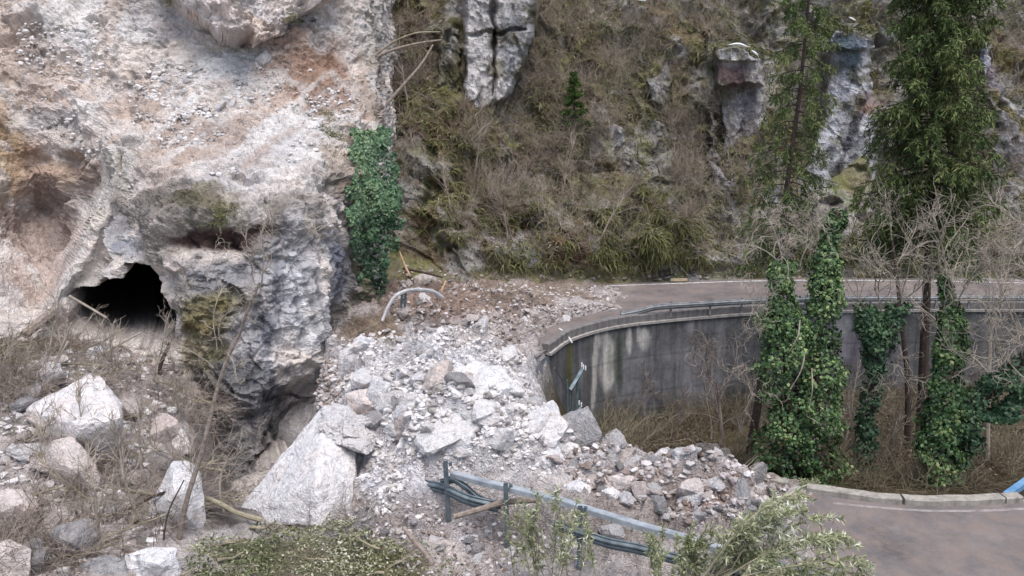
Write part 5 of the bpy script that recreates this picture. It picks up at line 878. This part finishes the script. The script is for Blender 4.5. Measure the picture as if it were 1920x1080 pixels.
leafy('leaning_shrub', 'big leaning shrub with narrow pale green leaves, arching over the near road', st, 1, 20, (.08, .19), c=15, bl=(.25, .65))
st = []
for k in range(15):
    u0 = 1030+g.normal()*26; u1 = u0+g.normal()*26-8; v1 = g.uniform(915, 990); Y = 18.6+g.normal()*.3; st.append([(u0, 1110, Y), ((u0+u1)/2+g.normal()*8, 1020, Y), (u1, v1, Y+.1)])
leafy('upright_shrub', 'upright shrub of straight yellow stems and pale leaves before the torn guard rail', st, 1, 15, (.06, .16), c=12, bl=(.2, .5))
st = []
for k in range(16):
    u0 = 1255+g.normal()*45; u1 = u0+g.normal()*40; v1 = g.uniform(985, 1040); Y = 17.3+g.normal()*.3; st.append([(u0, 1115, Y), ((u0+u1)/2+g.normal()*8, 1070, Y), (u1, v1, Y+.1)])
leafy('low_shrub', 'low leafy shrub with whitish leaf tips growing under the lower rail beam', st, 1, 18, (.06, .15), c=12, bl=(.18, .45))
st = [[(1500+g.normal()*6, 925, 23.3), (1505+g.normal()*14, 912, 23.3), (1515+g.normal()*22, 905+g.normal()*5, 23.3)] for k in range(10)]
leafy('small_shrub', 'tiny grey leaved shrub sprouting where the kerb meets the rubble', st, 1, 6, (.07, .15), c=4, bl=(.12, .3))
# ---- fallen wood
log('broken_log', 'snapped log with a splintered reddish end, caught behind the guard rail post', [P(852,969,21.3), P(900,955,21.3), P(945,942,21.4), P(1010,937,21.3)], (.085, .09), M['bark'])
log('fallen_branch', 'thick brown branch lying on bare soil above the ground cover', [P(757,990,20.2), P(775,1012,19.8), P(795,1035,19.4), P(812,1058,19.2)], (.06, .075), M['bark'], 'branch')
log('fallen_branch', 'long mossy branch lying across the bank behind the tall sapling', [P(140,893,22.6), P(200,912,22.3), P(300,928,22.0), P(390,935,21.8), P(440,960,21.6), P(490,975,21.6)], (.03, .075), M['olive_twig'], 'branch')
log('fallen_branch', 'curved dark branch sloping from the sapling down to the brushwood', [P(190,968,21.5), P(240,955,21.3), P(290,930,21.2), P(330,918,21.1)], (.03, .045), M['dark_bark'], 'branch')
log('fallen_branch', 'peeled yellowish branch with a cut end beside the low grey block', [P(224,985,20.9), P(260,1000,20.8), P(300,1003,20.8), P(335,1008,20.7)], (.045, .04), M['olive_twig'], 'branch')
log('fallen_branch', 'pale broken stem leaning against the brushwood at the bank edge', [P(48,908,21.8), P(60,940,21.6), P(72,985,21.3)], (.05, .035), M['split_wood'], 'branch')
log('broken_log', 'weathered broken trunk leaning on the rock wall beside the cave', [P(45,628,28.6), P(75,605,29.3), P(100,585,30.0)], (.16, .2), M['bark'])
log('fallen_branch', 'bare pole leaning across the cave mouth', [P(130,555,29.4), P(170,578,29.2), P(200,596,29)], (.05, .04), M['twig'], 'branch')
log('fallen_branch', 'forked pale branch lying on the grey soil under the cave', [P(195,662,28), P(230,642,28.2), P(264,624,28.4)], (.05, .035), M['twig'], 'branch')
log('fallen_branch', 'grey crooked stem standing on the soil under the cave', [P(262,712,27.2), P(255,680,27.3), P(240,655,27.6), P(222,648,27.8)], (.06, .04), M['bark'], 'branch')
for a, lab in (([(84,720,26.3),(92,660,26.2),(103,602,26.2)], 'tallest of the thin cut stems beside the big cream boulder'), ([(88,715,26),(112,660,26),(134,606,26.1)], 'thin cut stem leaning away from its tallest neighbour by the big cream boulder'), ([(66,760,25.6),(100,690,25.8),(128,640,26)], 'lowest thin cut stem slanting over the bank by the big cream boulder')): log('cut_stem', lab, [P(*q) for q in a], (.045, .03), M['twig'], 'branch')
log('dead_tree', 'straight dead trunk slanting across the scrub above the ivy curtain', [P(684,118,48), P(730,96,48.3), P(780,82,48.6), P(828,75,49)], (.09, .05), M['bark'], 'trunk')
log('dead_tree', 'arched pale dead trunk over the scrub next to the twin pillars', [P(690,112,48.2), P(740,78,48.4), P(780,62,48.6), P(826,60,49)], (.07, .04), M['olive_twig'], 'trunk')
log('dead_tree', 'dead trunk leaning steeply up towards the mossy rock block', [P(722,198,47), P(760,155,47.6), P(790,120,48.2), P(812,84,48.8)], (.10, .05), M['bark'], 'trunk')
log('fallen_branch', 'forked bleached branch lying on the bare ledge under the twin pillars', [P(896,252,52), P(905,240,52.2), P(922,228,52.5)], (.07, .04), M['twig'], 'branch')
log('fallen_branch', 'long thin fallen stem stretched over the end of the far road', [P(900,556,44.6), P(980,555,44.7), P(1060,556,44.8), P(1110,558,44.8)], (.06, .03), M['bark'], 'branch')
log('fallen_branch', 'broken pole jutting down from the debris to the torn wall end', [P(952,622,36.6), P(972,648,36.2), P(990,670,36), P(1014,708,35.4)], (.05, .03), M['olive_twig'], 'branch')
log('fallen_branch', 'dark broken branch lying across the debris behind the bent rail arch', [P(755,503,42.2), P(790,510,42.2), P(830,520,42.3)], (.07, .05), M['dark_bark'], 'branch')
log('fallen_branch', 'thin snapped stem standing up between ivy and debris', [P(768,516,41.5), P(758,495,41.8), P(749,472,42)], (.06, .045), M['split_wood'], 'branch')
log('fallen_branch', 'splintered brown branch in the middle of the debris', [P(882,560,40.6), P(905,578,40), P(918,590,39.6)], (.09, .06), M['bark'], 'branch')
log('fallen_branch', 'short pale splinter on the debris above the heap', [P(826,548,41), P(832,536,41.2), P(836,526,41.4)], (.06, .03), M['split_wood'], 'branch')
scrub('twigs', 'snapped twigs mixed into the debris at the end of the far road', 'twigs', [([(750,490),(850,500),(960,540),(1080,560),(940,600),(780,560)], 90, ground_hit, (.5, 1.5), (.4, 0, .15), -.05, 3, .014, .15, False), ([(1000,540),(1110,535),(1120,556),(1000,565)], 60, ground_hit, (.5, 1.6), (.8, 0, .08), -.03, 3, .012, .12, False), ([(540,900),(700,980),(640,1010),(500,1000)], 36, ground_hit, (.4, 1.1), (.2, 0, .4), -.05, 3, .009, .2, False), ([(1280,880),(1480,915),(1480,940),(1300,900)], 26, ground_hit, (.4, 1.1), (.5, 0, .12), -.05, 2, .009, .15, False)], M['brown_twig'])
# snow left on the ledges
def patch(label, px, Y, t=.08):
    q = resample(np.array([P(u, v, Y) for u, v in px]), 18); mb = MB(); r = .055*np.sin(np.linspace(.15, 3.0, 18))+.02*np.abs(fbm(q*3, 3, 899)); mb.tubes(q, r, 7); o = mb.build('snow_patch', M['snow']); tag(o, label, 'snow')
patch('long snow patch on the mossy top of the undercut rock tower', [(1366,84),(1384,82),(1404,88)], 55.75)
patch('small snow patch at the right shoulder of the undercut rock tower', [(1409,94),(1416,99),(1422,105)], 55.7)
patch('snow patch on the grassy cap of the blue grey cliff', [(1592,32),(1600,36),(1604,38)], 56.4)
patch('snow patch at the very top of the wooded slope', [(1190,-2),(1200,0),(1212,2)], 63.5)
# dead branches strewn on the bank
def dead_branches(n, poly, hit, label, grp, m, L=(1.2, 3.0)):
    uv = in_poly(poly, n); p = hit(uv[:, 0], uv[:, 1])
    for i in range(n):
        q = p[i]+A(0, 0, .12); a = RNG.uniform(-.6, .8)+(np.pi if RNG.random() < .35 else 0); l = RNG.uniform(*L); tr = grow(q[None]-A(np.cos(a), np.sin(a)*.4, .0)*l*.4, A((np.cos(a), np.sin(a)*.5, RNG.uniform(.0, .35))), np.array([l]), 12, .1, .01); b = tr[0, 0].copy()
        mb = MB(); mb.tubes(tr-b, taper(1, 12, RNG.uniform(.03, .055), .3), 6); s, i1, t = sprout(tr, 9, .2, 1, (l*.15, l*.4), .6, 7, .16, .02); mb.tubes(s-b, taper(len(s), 7, .012, .4), 4); s2, _, _ = sprout(s, 3, .2, 1, (l*.06, l*.2), .6, 5, .18, 0); mb.tubes(s2-b, taper(len(s2), 5, .006, .6), 3); o = mb.build('dead_branch', m); o.location = b; tag(o, label, 'branch', grp)
dead_branches(22, LB, ground_hit, 'greyish dead branch with side twigs thrown over the bank below the cave', 'dead branches on the bank', M['olive_twig'])
dead_branches(9, [(700,20),(860,20),(830,230),(740,300)], hill_hit, 'brown dead branch caught in the scrub between ivy curtain and mossy rock block', 'dead branches in the scrub', M['bark'], (1.5, 4.0))
dead_branches(8, FARR, ground_hit, 'snapped brown branch buried in the debris before the far road', 'snapped branches in the debris', M['bark'], (.8, 2.0))
dead_branches(9, GC, ground_hit, 'thin dry stem lying in the green ground cover', 'dry stems in the ground cover', M['olive_twig'], (.5, 1.3))
